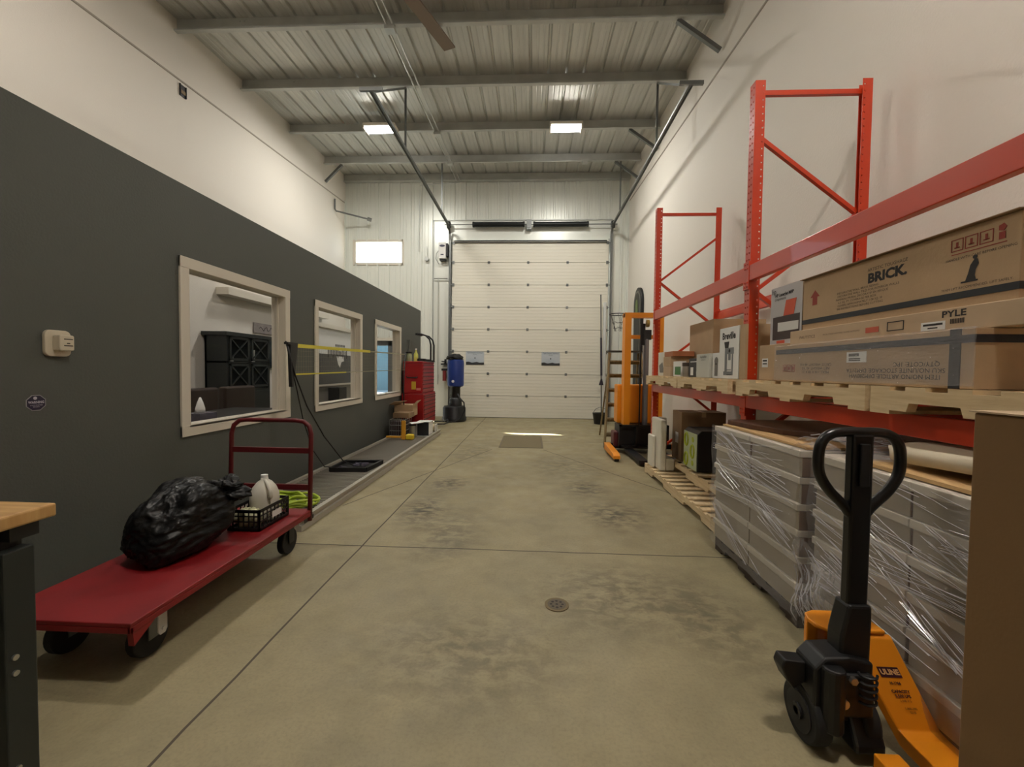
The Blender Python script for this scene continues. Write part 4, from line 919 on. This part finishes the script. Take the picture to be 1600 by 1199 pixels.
mb().cyl((.157, 2.33, 0), (.157, 2.33, .004), .068, n=28).build('ring', mat('drain brass', (108, 92, 62), .5, .5), t)
mb().cyl((.157, 2.33, .004), (.157, 2.33, .005), .052, n=28).build('plate', mat('drain dark', (84, 74, 56), .6), t)
q = mb()
for a, rr in [(k*PI/4, .032) for k in range(8)]+[(0, 0)]: q.cyl((.157+rr*math.cos(a), 2.33+rr*math.sin(a), .005), (.157+rr*math.cos(a), 2.33+rr*math.sin(a), .0055), .008, n=8)
q.build('drain_holes', INK, t)

# ---------------------------------------------------------------- tool chest and its clutter
t = empty('tool_chest', (-2.43, 9.0, 0), 'tall red two piece tool chest on casters beside the charcoal wall', 'tool chest')
ty0, ty1, tx0, tx1 = 8.45, 9.5, -2.66, -2.21
mb().box(tx0, tx1, ty0, ty1, .14, .80).build('lower_cabinet', TOOLRED, t, bevel=.01)
mb().box(tx0+.02, tx1-.03, ty0+.02, ty1-.02, .82, 1.44).box(tx0, tx1, ty0, ty1, .80, .82).build('upper_chest', TOOLRED, t, bevel=.01)
mb().box(tx0+.02, tx1-.02, ty0+.01, ty1-.01, 1.44, 1.475).build('lid', TOOLRED, t, bevel=.01)
zz = [.17, .30, .40, .50, .58, .66, .74]
for a, b2 in zip(zz, zz[1:]+[.79]):
    d_ = mb().box(tx1, tx1+.012, ty0+.03, ty1-.03, a+.006, b2-.006).build('drawer', TOOLRED, t, bevel=.003)
    mb().box(tx1+.012, tx1+.022, ty0+.05, ty1-.05, b2-.03, b2-.015).build('drawer_pull', mat('pull dark', (52, 20, 24), .4, .3), d_)
zz = [.84, .93, 1.02, 1.10, 1.18, 1.26, 1.34]
for a, b2 in zip(zz, zz[1:]+[1.42]):
    d_ = mb().box(tx1-.03, tx1-.018, ty0+.05, ty1-.05, a+.005, b2-.005).build('drawer', TOOLRED, t, bevel=.003)
    mb().box(tx1-.018, tx1-.008, ty0+.07, ty1-.07, b2-.026, b2-.012).build('drawer_pull', mat('pull dark', (52, 20, 24), .4, .3), d_)
for x in (tx0+.06, tx1-.06):
    for y in (ty0+.08, ty1-.08): mb().cyl((x-.02, y, .06), (x+.02, y, .06), .06, n=16).box(x-.03, x+.03, y-.03, y+.03, .1, .14).build('caster', BLACK, t)
mb().tube([(tx0+.10, ty0+.018, 1.16), (tx0+.12, ty0-.02, 1.14), (tx0+.30, ty0-.02, 1.14), (tx0+.32, ty0+.018, 1.16)], .012, 8).build('side_handle', DARKM, t, smooth=True)
mb().box(tx0+.20, tx0+.29, ty0+.016, ty0+.02, .90, 1.06).build('yellow_sticker', mat('sticker yellow', (210, 176, 50), .5), t)
mb().box(tx0+.30, tx0+.39, ty0+.016, ty0+.02, .88, .93).build('pink_sticker', mat('sticker pink', (222, 130, 122), .5), t)
# on top of the chest
t = empty('bent_tube_stand', (-2.45, 9.3, 1.475), 'black bent tube frame standing on top of the red tool chest', 'stand')
for y in (9.1, 9.4):
    mb().tube([(-2.22, y, 1.477), (-2.22, y, 1.85), (-2.25, y, 1.97), (-2.33, y, 2.05), (-2.46, y, 2.09), (-2.52, y, 2.08)], .018, 8).build('tube', DARKM, t, smooth='all')
mb().box(-2.55, -2.5, 9.06, 9.44, 2.06, 2.1).box(-2.24, -2.2, 9.06, 9.44, 1.477, 1.49).build('cross_tube', DARKM, t)
t = empty('plunger_tool', (-2.58, 8.7, 1.477), 'upright grey plunger tool with a dark disc, on the tool chest by the wall', 'tool')
mb().cyl((-2.575, 8.7, 1.60), (-2.575, 8.7, 1.93), .016, n=10).cyl((-2.62, 8.7, 1.62), (-2.62, 8.7, 1.93), .010, n=8).build('shaft', STEEL, t); mb().cyl((-2.58, 8.7, 1.655), (-2.58, 8.7, 1.675), .07, n=16).build('disc', DARKM, t)
mb().lathe([(.055, 0), (.055, .14), (.04, .17)], (-2.58, 8.7, 1.477)).build('tub', mat('tub green white', (180, 190, 150), .5), t, smooth=True)
t = empty('spray_bottle', (-2.40, 8.62, 1.477), 'yellow green bottle on the tool chest', 'bottle')
mb().lathe([(.045, 0), (.045, .14), (.02, .2), (.015, .24)], (-2.42, 8.65, 1.477)).build('bottle_body', mat('bottle yellow green', (196, 198, 96), .45), t, smooth=True); mb().cyl((-2.42, 8.65, 1.715), (-2.42, 8.65, 1.745), .02, n=10).build('cap', PAPER, t)
t = empty('hand_tools', (-2.26, 9.0, 1.477), 'small dark clutter of hand tools lying on the tool chest edge', 'tools')
mb().bar((-2.36, 8.6, 1.51), (-2.18, 8.9, 1.50), .05, .05).bar((-2.40, 8.8, 1.53), (-2.24, 8.72, 1.52), .03, .03).bar((-2.3, 8.95, 1.50), (-2.14, 9.1, 1.495), .03, .03).build('tools', DARKM, t)
# punching bag
t = empty('punching_bag', (-1.96, 10.6, 0), 'free standing punching bag with a blue body and black base, left of the overhead door', 'punching bag')
px, py = -1.97, 10.6
mb().lathe([(.28, 0), (.31, .03), (.31, .10), (.29, .13), (.29, .34), (.26, .39), (.14, .41)], (px, py, 0), 28).build('base', BLACK, t, smooth=True)
mb().lathe([(.17, .40), (.16, .55), (.12, .60), (.12, .84), (.15, .90)], (px+.03, py, 0), 20).build('neck', BLACK, t, smooth=True)
mb().lathe([(.17, .88), (.205, .91), (.21, .95), (.21, 1.50), (.20, 1.55), (.17, 1.57)], (px+.03, py, 0), 28).build('padded_body', mat('vinyl blue', (26, 52, 122), .4), t, smooth=True)
mb().cyl((px+.0, py-.215, 1.02), (px+.0, py-.20, 1.02), .035, n=12).build('white_badge', PAPER, t)
blob('cloth_hat', (px+.0, py, 1.60), (.17, .15, .085), mat('dark cloth', (28, 28, 28), .8), 4, .25, 30, 20, 1.572, 'black cloth hat dropped on the top of the blue punching bag', 'hat')
t = mb().tube([(px+.13, py-.26, .72), (px+.2, py-.3, .6), (px+.3, py-.32, .5), (px+.32, py-.33, .3), (px+.22, py-.34, .10), (px+.1, py-.36, .03), (px-.1, py-.38, .02)], .018, 8).build('black_hose', BLACK, None, smooth='all'); tag(t, 'black hose looped over the punching bag base', 'hose')
t = mb().tube([(-2.22, 9.72, .03), (-2.05, 9.78, .03), (-1.98, 9.9, .05), (-2.02, 10.0, .11), (-2.1, 10.05, .06), (-2.0, 10.12, .03), (-2.12, 10.2, .03), (-2.4, 10.25, .03)], .016, 6).build('power_cord', BLACK, None, smooth='all'); tag(t, 'black cord in a loose coil on the floor beside the tool chest', 'cord')
t = mb().box(-2.5, -1.35, 10.0, 11.0, .0, .012).build('rubber_mat', mat('mat grey', (92, 92, 90), .8)); 
bpy.data.objects.remove(t)
# red hand tool hanging on back siding
t = empty('hanging_tool', (-2.5, 11.4, 1.2), 'small dark red tool hanging on the back siding behind the tool chest', 'tool')
mb().cyl((-2.42, 11.5, 1.0), (-2.42, 11.5, 1.28), .05, n=14).build('body', mat('dull red', (120, 40, 40), .5), t, smooth=True); mb().box(-2.50, -2.30, 11.48, 11.53, 1.28, 1.34).box(-2.45, -2.39, 11.5, 11.58, 1.05, 1.2).build('head', DARKM, t)
t = empty('wall_clamp', (-2.5, 11.4, 1.55), 'small red and black clamp on the back siding beside the tool chest', 'clamp')
mb().box(-2.52, -2.28, 11.48, 11.55, 1.44, 1.48).box(-2.50, -2.38, 11.48, 11.57, 1.52, 1.55).cyl((-2.4, 11.53, 1.44), (-2.4, 11.53, 1.6), .03, n=10).build('clamp_body', DARKM, t)
# pile at the far end of the ramp
ZR = .106
t = carton('cardboard_box', -2.66, -2.30, 8.0, 8.35, .40, .62, CARD, 'open cardboard box on the pile at the far end of the ramp', tape=False)
mb().bar((-2.66, 8.0, .62), (-2.5, 7.9, .70), .3, .004).bar((-2.30, 8.17, .62), (-2.22, 8.17, .70), .3, .004).build('flap', CARD2, t)
t = empty('wire_basket', (-2.45, 7.6, .08), 'wire basket of dark clutter on the far end of the ramp', 'basket')
q = mb(); bx0, bx1, by0, by1 = -2.55, -2.28, 7.42, 7.85
for z in (.11, .2, .3, .40):
    for a, b2 in (((bx0, by0), (bx1, by0)), ((bx1, by0), (bx1, by1)), ((bx1, by1), (bx0, by1)), ((bx0, by1), (bx0, by0))): q.cyl((*a, z), (*b2, z), .004, n=5)
for i in range(8):
    for y in (by0, by1): q.cyl((bx0+(bx1-bx0)*i/7, y, .11), (bx0+(bx1-bx0)*i/7, y, .40), .003, n=5)
q.build('wire_frame', CON, t)
mb().box(bx0+.01, bx1-.01, by0+.02, by1-.02, .108, .36).build('dark_lining', mat('dark lining maroon', (46, 30, 36), .8), t)
t = carton('cardboard_box', -2.56, -2.26, 7.62, 7.98, .405, .50, CARDD, 'crushed brown box lying on the wire basket on the ramp pile', tape=False)
YO = mat('tool yellow orange', (222, 160, 44), .5)
t = empty('yellow_clamp', (-2.25, 7.3, .08), 'yellow orange T shaped tool frame at the near side of the ramp pile', 'tool')
mb().box(-2.54, -2.28, 7.20, 7.24, .107, .14).build('foot_bar', YO, t, bevel=.005); mb().prism([(-2.27, .08), (-2.20, .08), (-2.20, .41), (-2.27, .41)], 'y', 7.2, 7.24).build('upright', YO, t, bevel=.005)
mb().box(-2.19, -2.06, 7.18, 7.30, .08, .17).build('yellow_block', mat('block yellow', (214, 186, 40), .5), t, bevel=.02)
t = empty('paint_can', (-2.16, 7.6, .08), 'small silver metal can behind the yellow block on the ramp', 'can')
mb().cyl((-2.17, 7.55, .077), (-2.17, 7.55, .28), .06, n=18).build('can_body', CHROME, t, smooth=True); mb().cyl((-2.17, 7.55, .28), (-2.17, 7.55, .30), .062, n=18).build('can_lid', DARKM, t, smooth=True)
t = empty('white_carton', (-2.05, 7.75, .08), 'open white box with a dark inside on the ramp edge', 'box')
q = mb(); q.box(-2.12, -1.88, 7.9, 7.905, .08, .34).box(-2.125, -2.12, 7.6, 7.9, .08, .34).box(-1.885, -1.88, 7.6, 7.9, .107, .34).box(-2.12, -1.88, 7.6, 7.9, .077, .082)
q.bar((-2.12, 7.75, .342), (-1.86, 7.75, .345), .26, .004).bar((-2.0, 7.62, .345), (-2.2, 7.5, .33), .2, .004); q.build('carton_body', PAPER, t)
mb().box(-2.11, -1.895, 7.66, 7.89, .085, .30).build('dark_contents', mat('dark lining grey', (34, 36, 40), .6), t)
t = empty('white_cord_reel', (-1.87, 8.2, .1), 'small pale cord reel on the ramp edge beside the tool chest', 'reel')
mb().cyl((-1.93, 8.1, .17), (-1.88, 8.1, .17), .07, n=20).build('wound_cord', mat('cord beige', (176, 160, 130), .7), t); mb().tube([(-1.86, 8.02, .107), (-1.86, 8.02, .24), (-1.87, 8.2, .24), (-1.87, 8.2, .107)], .01, 6).build('stand', PAPER, t)

# ---------------------------------------------------------------- stacker, ladder and friends by the overhead door
t = empty('pallet_stacker', (1.8, 6.9, 0), 'tall orange manual stacker lift with a black base, beyond the racking', 'stacker')
q = mb(); q.prism([(1.50, 6.90), (1.60, 6.90), (1.60, 6.93), (1.53, 6.93), (1.53, 7.07), (1.60, 7.07), (1.60, 7.10), (1.50, 7.10)], 'z', .45, 2.27); q.build('mast_upright', ORANGE, t)
q = mb(); q.prism([(2.12, 6.90), (2.02, 6.90), (2.02, 6.93), (2.09, 6.93), (2.09, 7.07), (2.02, 7.07), (2.02, 7.10), (2.12, 7.10)], 'z', .45, 2.27); q.build('mast_upright', ORANGE, t)
mb().box(1.50, 2.12, 6.94, 7.06, 2.2, 2.28).box(1.53, 2.09, 7.0, 7.05, 1.86, 1.92).build('mast_crossbar', ORANGE, t)
mb().cyl((1.86, 6.97, .3), (1.86, 6.97, 1.85), .045, n=18).build('lift_cylinder', mat('piston grey', (142, 142, 146), .3, .7), t, smooth=True)
q = mb(); q.cyl((1.80, 6.96, 1.75), (1.80, 6.96, 2.1), .04, n=10).box(1.755, 1.775, 6.93, 6.95, .3, 2.1).box(1.97, 1.99, 6.93, 6.95, .3, 2.15).box(1.8, 1.93, 6.93, 6.98, 1.84, 2.0); q.build('lift_chain', BLACK, t)
mb().cyl((1.84, 6.90, 2.1), (1.88, 6.90, 2.1), .06, n=16).build('chain_pulley', mat('brass', (168, 140, 74), .5, .6), t, smooth=True)
mb().box(1.44, 2.14, 7.12, 7.4, .45, 1.1).build('hydraulic_housing', ORANGE, t, bevel=.02)
q = mb(); q.box(1.42, 2.16, 6.80, 7.2, .08, .45)
q.box(1.40, 2.18, 6.72, 6.76, .44, .47).box(1.40, 2.18, 6.72, 6.76, .1, .14).box(1.40, 1.44, 6.72, 6.8, .1, .47).box(1.66, 1.70, 6.72, 6.8, .1, .47).box(2.14, 2.18, 6.72, 6.8, .1, .47); q.build('carriage', BLACK, t)
for x0 in (1.50, 1.95): mb().box(x0, x0+.13, 5.85, 6.8, .035, .085).build('fork', BLACK, t, bevel=.004)
for xs in ((1.20, 1.30), (2.28, 2.38)):
    o = mb().prism([(6.05, .06), (6.12, .06), (6.16, .13), (6.95, .15), (6.95, .06)] if 0 else [(6.12, .04), (6.95, .04), (6.95, .15), (6.2, .12), (6.12, .09)], 'x', *xs).build('outrigger', ORANGE, t, bevel=.008)
    mb().cyl((xs[0]+.02, 6.16, .04), (xs[1]-.02, 6.16, .04), .04, n=16).build('wheel', BLACK, o, smooth=True)
mb().box(1.2, 2.4, 6.9, 6.98, .06, .14).build('base_crossbar', BLACK, t)
mb().box(1.34, 1.42, 6.85, 7.1, .10, .34).build('red_motor', mat('dull maroon', (86, 30, 34), .5), t, bevel=.02)
# wooden step ladder
LW = mat('ladder wood', (150, 130, 92), .7, col2=(120, 102, 70), scale=5, stretch=(6, 6, 1))
t = empty('step_ladder', (1.7, 7.9, 0), 'old wooden step ladder standing behind the orange stacker', 'ladder')
def lad(u, k): # u 0..1 across, k 0..1 up
    wdt = .42-.13*k; return Vector((1.74+(u-.5)*2*wdt, 7.55+k*.45, k*1.68))
for u_ in (0, 1): mb().bar(lad(u_, 0)+Vector((0, 0, .02)), lad(u_, 1), .03, .09, (0, 1, 0)).build('side_rail', LW, t)
for k in (.11, .27, .43, .59, .75, .90):
    a, b2 = lad(0, k), lad(1, k); s_ = mb(); s_.box(a.x, b2.x, a.y-.03, a.y+.13, a.z-.012, a.z+.012); s_.box(a.x, b2.x, a.y+.10, a.y+.115, a.z-.06, a.z); s_.build('step', LW, t)
a, b2 = lad(0, 1), lad(1, 1); mb().box(a.x-.03, b2.x+.03, a.y-.06, a.y+.16, a.z, a.z+.03).build('top_cap', mat('cap dark', (64, 58, 50), .6), t)
for u_ in (0, 1):
    a = lad(u_, 1); mb().bar((a.x+(.03 if u_ == 0 else -.03), a.y+.05, a.z-.02), (a.x+(-.05 if u_ == 0 else .05), 8.62, .02), .025, .04, (0, 1, 0)).build('rear_leg', LW, t)
# basketball hoop
t = empty('basketball_hoop', (1.9, 9.0, 2.5), 'small basketball rim with a tattered net above the ladder', 'hoop')
hc = Vector((1.72, 8.6, 2.47)); rr = .17
mb().tube([(hc.x+rr*math.cos(a*PI/12), hc.y+rr*math.sin(a*PI/12), hc.z) for a in range(24)], .01, 6, True).build('rim', DARKM, t, smooth=True)
mb().bar((hc.x+rr, hc.y, hc.z), (2.56, hc.y, hc.z), .05, .04).build('wall_arm', ORANGE, t)
q = mb(); random.seed(5)
for a in range(10):
    an = a*PI/5; p = [(hc.x+.02+rr*(1-.5*k)*math.cos(an+.5*k*(1 if a % 2 else -1)), hc.y+rr*(1-.5*k)*math.sin(an+.5*k*(1 if a % 2 else -1)), hc.z-.34*k) for k in (0, .3, .6, 1)]
    q.tube(p, .004, 4)
for k in (.5, .8): q.tube([(hc.x+.02+rr*(1-.5*k)*math.cos(a*PI/8), hc.y+rr*(1-.5*k)*math.sin(a*PI/8), hc.z-.34*k+random.uniform(-.02, .02)) for a in range(16)], .004, 4, True)
q.build('net', mat('net grey', (90, 88, 84), .8), t)
# wakeboard leaning on the wall
t = empty('wakeboard', (2.52, 10.2, 1.0), 'dark round nosed board hung upright on the right wall above the orange stacker', 'board')
def wb(s):
    P = []
    for i in range(25):
        a = PI*i/24; P.append((10.2+s*.36*math.cos(a), 2.92+s*.40*math.sin(a)))
    P += [(10.2-s*.30, 1.0), (10.2+s*.30, 1.0)]
    return P
mb().prism(wb(1), 'x', 2.49, 2.559).build('board_core', BLACK, t, bevel=.01)
mb().prism(wb(.80), 'x', 2.482, 2.49).build('grey_ring', mat('board grey', (108, 108, 100), .5), t); mb().prism(wb(.68), 'x', 2.476, 2.482).build('dark_panel', mat('board dark', (34, 36, 34), .5), t)
mb().prism([(10.2+.12*math.cos(a*PI/8), 2.80+.24*math.sin(a*PI/8)) for a in range(16)], 'x', 2.47, 2.476).build('green_graphic', mat('board green', (92, 112, 56), .5), t)
# long handled scraper and white tube beside the door
t = empty('floor_squeegee', (1.8, 11.0, 0), 'long black handled squeegee leaning upright beside the door track', 'squeegee')
mb().cyl((1.83, 11.05, .12), (1.80, 11.3, 3.35), .014, n=8).build('handle', BLACK, t); mb().cyl((1.82, 11.1, 1.2), (1.81, 11.2, 2.2), .026, n=8).prism([(1.76, .95), (1.88, .95), (1.84, 1.12), (1.81, 1.12)], 'y', 11.10, 11.14).build('grip', mat('grip dark violet', (40, 34, 48), .6), t)
mb().box(1.66, 1.96, 10.95, 11.1, .0, .10).build('head', BLACK, t, bevel=.02)
t = mb().cyl((1.90, 11.15, .35), (1.92, 11.36, 3.15), .045, n=14).cyl((1.90, 11.15, 0), (1.90, 11.15, .35), .05, n=14).build('white_tube', mat('tube white', (206, 208, 206), .4), None, smooth=True); tag(t, 'white plastic tube leaning upright against the right side of the overhead door', 'tube')
t = empty('black_tub', (1.75, 10.5, 0), 'low black bucket on the floor at the right foot of the overhead door', 'bucket')
mb().lathe([(.15, 0), (.19, .25), (.2, .27), (.17, .27), (.14, .03)], (1.72, 10.55, 0), 22).build('tub_body', BLACK, t, smooth=True); mb().tube([(1.53, 10.55, .26), (1.6, 10.5, .38), (1.72, 10.48, .43), (1.84, 10.5, .38), (1.91, 10.55, .26)], .007, 6).build('bail_handle', STEEL, t, smooth=True)

# ---------------------------------------------------------------- inside the office, seen through the windows
DKW = mat('hutch dark wood', (30, 34, 34), .4)
t = empty('hutch_cabinet', (-5.0, 7.0, 0), 'dark hutch cabinet with crossed glass doors, seen through the first office window', 'cabinet')
h0, h1, hm = 6.46, 7.56, 7.01
mb().box(-5.22, -4.86, h0, h1, .0, .95).box(-5.24, -4.82, h0-.05, h1+.05, 1.82, 1.88).box(-5.22, -5.19, h0, h1, .95, 1.82).box(-5.22, -4.86, h0, h0+.05, .95, 1.82).box(-5.22, -4.86, h1-.05, h1, .95, 1.82).box(-5.22, -4.86, hm-.03, hm+.03, .95, 1.82).box(-5.22, -4.86, h0, h1, 1.38, 1.41).build('carcass', DKW, t)
for y0, y1 in ((h0+.05, hm-.03), (hm+.03, h1-.05)):
    for z0, z1 in ((.97, 1.37), (1.42, 1.81)):
        d_ = mb(); d_.box(-4.86, -4.84, y0, y0+.04, z0, z1).box(-4.86, -4.84, y1-.04, y1, z0, z1).box(-4.86, -4.84, y0, y1, z0, z0+.04).box(-4.86, -4.84, y0, y1, z1-.04, z1)
        d_.bar((-4.85, y0+.03, z0+.03), (-4.85, y1-.03, z1-.03), .02, .02, (1, 0, 0)).bar((-4.85, y0+.03, z1-.03), (-4.85, y1-.03, z0+.03), .02, .02, (1, 0, 0))
        do = d_.build('door', DKW, t); mb().box(-4.866, -4.862, y0+.04, y1-.04, z0+.04, z1-.04).build('door_glass', mat('cabinet glass', (60, 70, 72), .05, alpha=.06), do)
mb().box(-5.185, -5.18, h0+.05, h1-.05, .97, 1.81).build('pale_back', mat('hutch back', (150, 150, 146), .7), t)
mb().box(-4.86, -4.84, h0+.05, hm-.02, .1, .9).box(-4.86, -4.84, hm+.02, h1-.05, .1, .9).build('lower_doors', DKW, t)
for y, col, c2 in ((7.12, (160, 60, 60), 'red book'), (7.24, (220, 220, 216), 'white dish'), (6.7, (190, 188, 180), 'cream dish')):
    o = mb().box(-5.1, -4.95, y-.04, y+.04, 1.412, 1.62 if y > 7 else 1.50).build(c2.replace(' ', '_'), mat(c2, col, .5)); tag(o, c2+' standing on the upper shelf inside the dark hutch', c2.split()[1])
struct(mb().box(XL, XL+.22, 6.75, 10.2, 2.52, 2.64).build('trim_10', TRIMW))
t = empty('wall_sign', (XL, 8.2, 2.1), 'long pale wooden sign with scrawled lettering on the office wall above the hutch', 'sign')
mb().box(XL, XL+.03, 7.66, 8.9, 1.97, 2.16).build('board', mat('sign pale wood', (150, 142, 138), .7, col2=(120, 112, 110), scale=6), t)
q = mb(); q.tube([(XL+.032, 7.8+i*.045, 2.06+.04*math.sin(i*1.7)+.01*math.sin(i*4)) for i in range(22)], .006, 5); q.build('scrawled_lettering', INK, t)
t = empty('wall_screen', (XL, 8.8, 1.5), 'dark glossy screen on the office wall beside the hutch', 'screen')
mb().box(XL, XL+.05, 7.85, 8.75, 1.30, 1.90).build('bezel', BLACK, t); mb().box(XL+.05, XL+.053, 7.88, 8.72, 1.33, 1.87).build('panel', mat('screen glossy', (40, 50, 54), .08), t)
t = empty('office_desk', (-3.5, 4.6, 0), 'dark office desk standing inside the first window', 'desk')
mb().box(-4.1, -2.92, 3.3, 5.6, .72, .76).build('desk_top', mat('desk dark', (36, 34, 34), .4), t)
for x in (-4.05, -2.97):
    for y in (3.35, 5.5): mb().box(x-.03, x+.03, y-.03, y+.03, 0, .72).build('leg', BLACK, t)
mb().box(-3.02, -2.86, 3.4, 4.4, .755, .77).build('cable_tray', BLACK, t)
t = empty('tissue_box', (-2.98, 3.65, .76), 'patterned dark tissue box with a white tissue standing inside the first window', 'tissue box')
mb().box(-3.06, -2.92, 3.55, 3.75, .771, .90).build('tissue_carton', mat('tissue carton', (70, 66, 78), .6, col2=(96, 92, 104), scale=30), t); mb().lathe([(.05, 0), (.045, .04), (.03, .09), (.008, .14)], (-2.99, 3.64, .90), 9, .7, 1).build('tissue', PAPER, t, smooth='all')
for i, y in enumerate((5.15, 5.95)):
    t = empty('leather_chair', (-4.3, y+.2, 0), ['brown leather armchair behind the office desk, nearer one', 'brown leather armchair behind the office desk, farther one'][i], 'chair')
    LB = mat('leather brown', (60, 44, 36), .5)
    mb().box(-4.62, -4.50, y, y+.68, .3, 1.02).build('backrest', LB, t, bevel=.03); mb().box(-4.5, -4.2, y, y+.68, .3, .48).build('seat', LB, t, bevel=.03)
    for sy in (y+.02, y+.60): mb().box(-4.5, -4.2, sy, sy+.06, .48, .64).build('armrest', LB, t, bevel=.02)
    for sx in (-4.55, -4.25):
        for sy in (y+.05, y+.6): mb().box(sx, sx+.04, sy, sy+.04, 0, .3).build('leg', BLACK, t)
t = empty('desk_bottle', (-2.98, 3.48, .76), 'dark bottle with a shiny cap beside the tissue box', 'bottle')
mb().lathe([(.03, 0), (.032, .12), (.012, .16), (.012, .19)], (-2.97, 3.45, .771), 14).build('bottle_body', BLACK, t, smooth=True); mb().cyl((-2.97, 3.45, .96), (-2.97, 3.45, .98), .014, n=10).build('cap', CHROME, t)
t = empty('wall_telephone', (XL, 6.0, 1.3), 'small dark telephone on the office wall seen at the edge of the first window', 'telephone')
mb().box(XL, XL+.04, 5.75, 5.98, 1.22, 1.50).build('body', BLACK, t, bevel=.01); mb().bar((XL+.06, 5.86, 1.22), (XL+.06, 5.88, 1.46), .05, .03).build('handset', DARKM, t)
# display board and counter seen through the middle window
t = empty('display_partition', (-4.4, 9.5, 0), 'half dark display partition with white top panel, seen through the middle office window', 'partition')
xp = -4.40
mb().box(xp-.06, xp, 8.35, 10.7, 0, .93).build('lower_panel', mat('panel taupe', (140, 134, 126), .7), t)
mb().box(xp-.06, xp, 8.35, 10.7, .97, 1.62).build('dark_panel', mat('display dark', (66, 62, 62), .4), t)
mb().box(xp-.06, xp, 8.35, 10.7, 1.62, 2.17).build('white_panel', PAPER, t)
mb().box(xp-.08, xp+.05, 8.33, 10.72, 2.17, 2.25).box(xp-.08, xp+.03, 8.33, 10.72, .93, .97).build('ledge', TRIMW, t)
q = mb(); random.seed(17)
for i in range(13): q.box(xp, xp+.004, 8.85+i*.075, 8.885+i*.075, 1.60 if i % 3 else 1.54, 1.70+random.uniform(0, .05))
for i in range(9): q.box(xp, xp+.004, 9.2+i*.055, 9.225+i*.055, 1.80, 1.85)
q.build('dark_lettering', INK, t)
mb().prism([(9.25, 1.58), (9.6, 1.58), (9.62, 1.48), (9.48, 1.45), (9.42, 1.33), (9.33, 1.40)], 'x', xp, xp+.004).build('white_emblem', PAPER, t)
mb().box(xp+.06, xp+.3, 8.75, 9.1, .62, .90).box(xp+.06, xp+.1, 8.8, 8.84, 0, .62).box(xp+.26, xp+.3, 9.0, 9.04, 0, .62).build('shelf_box', DARKM, t)
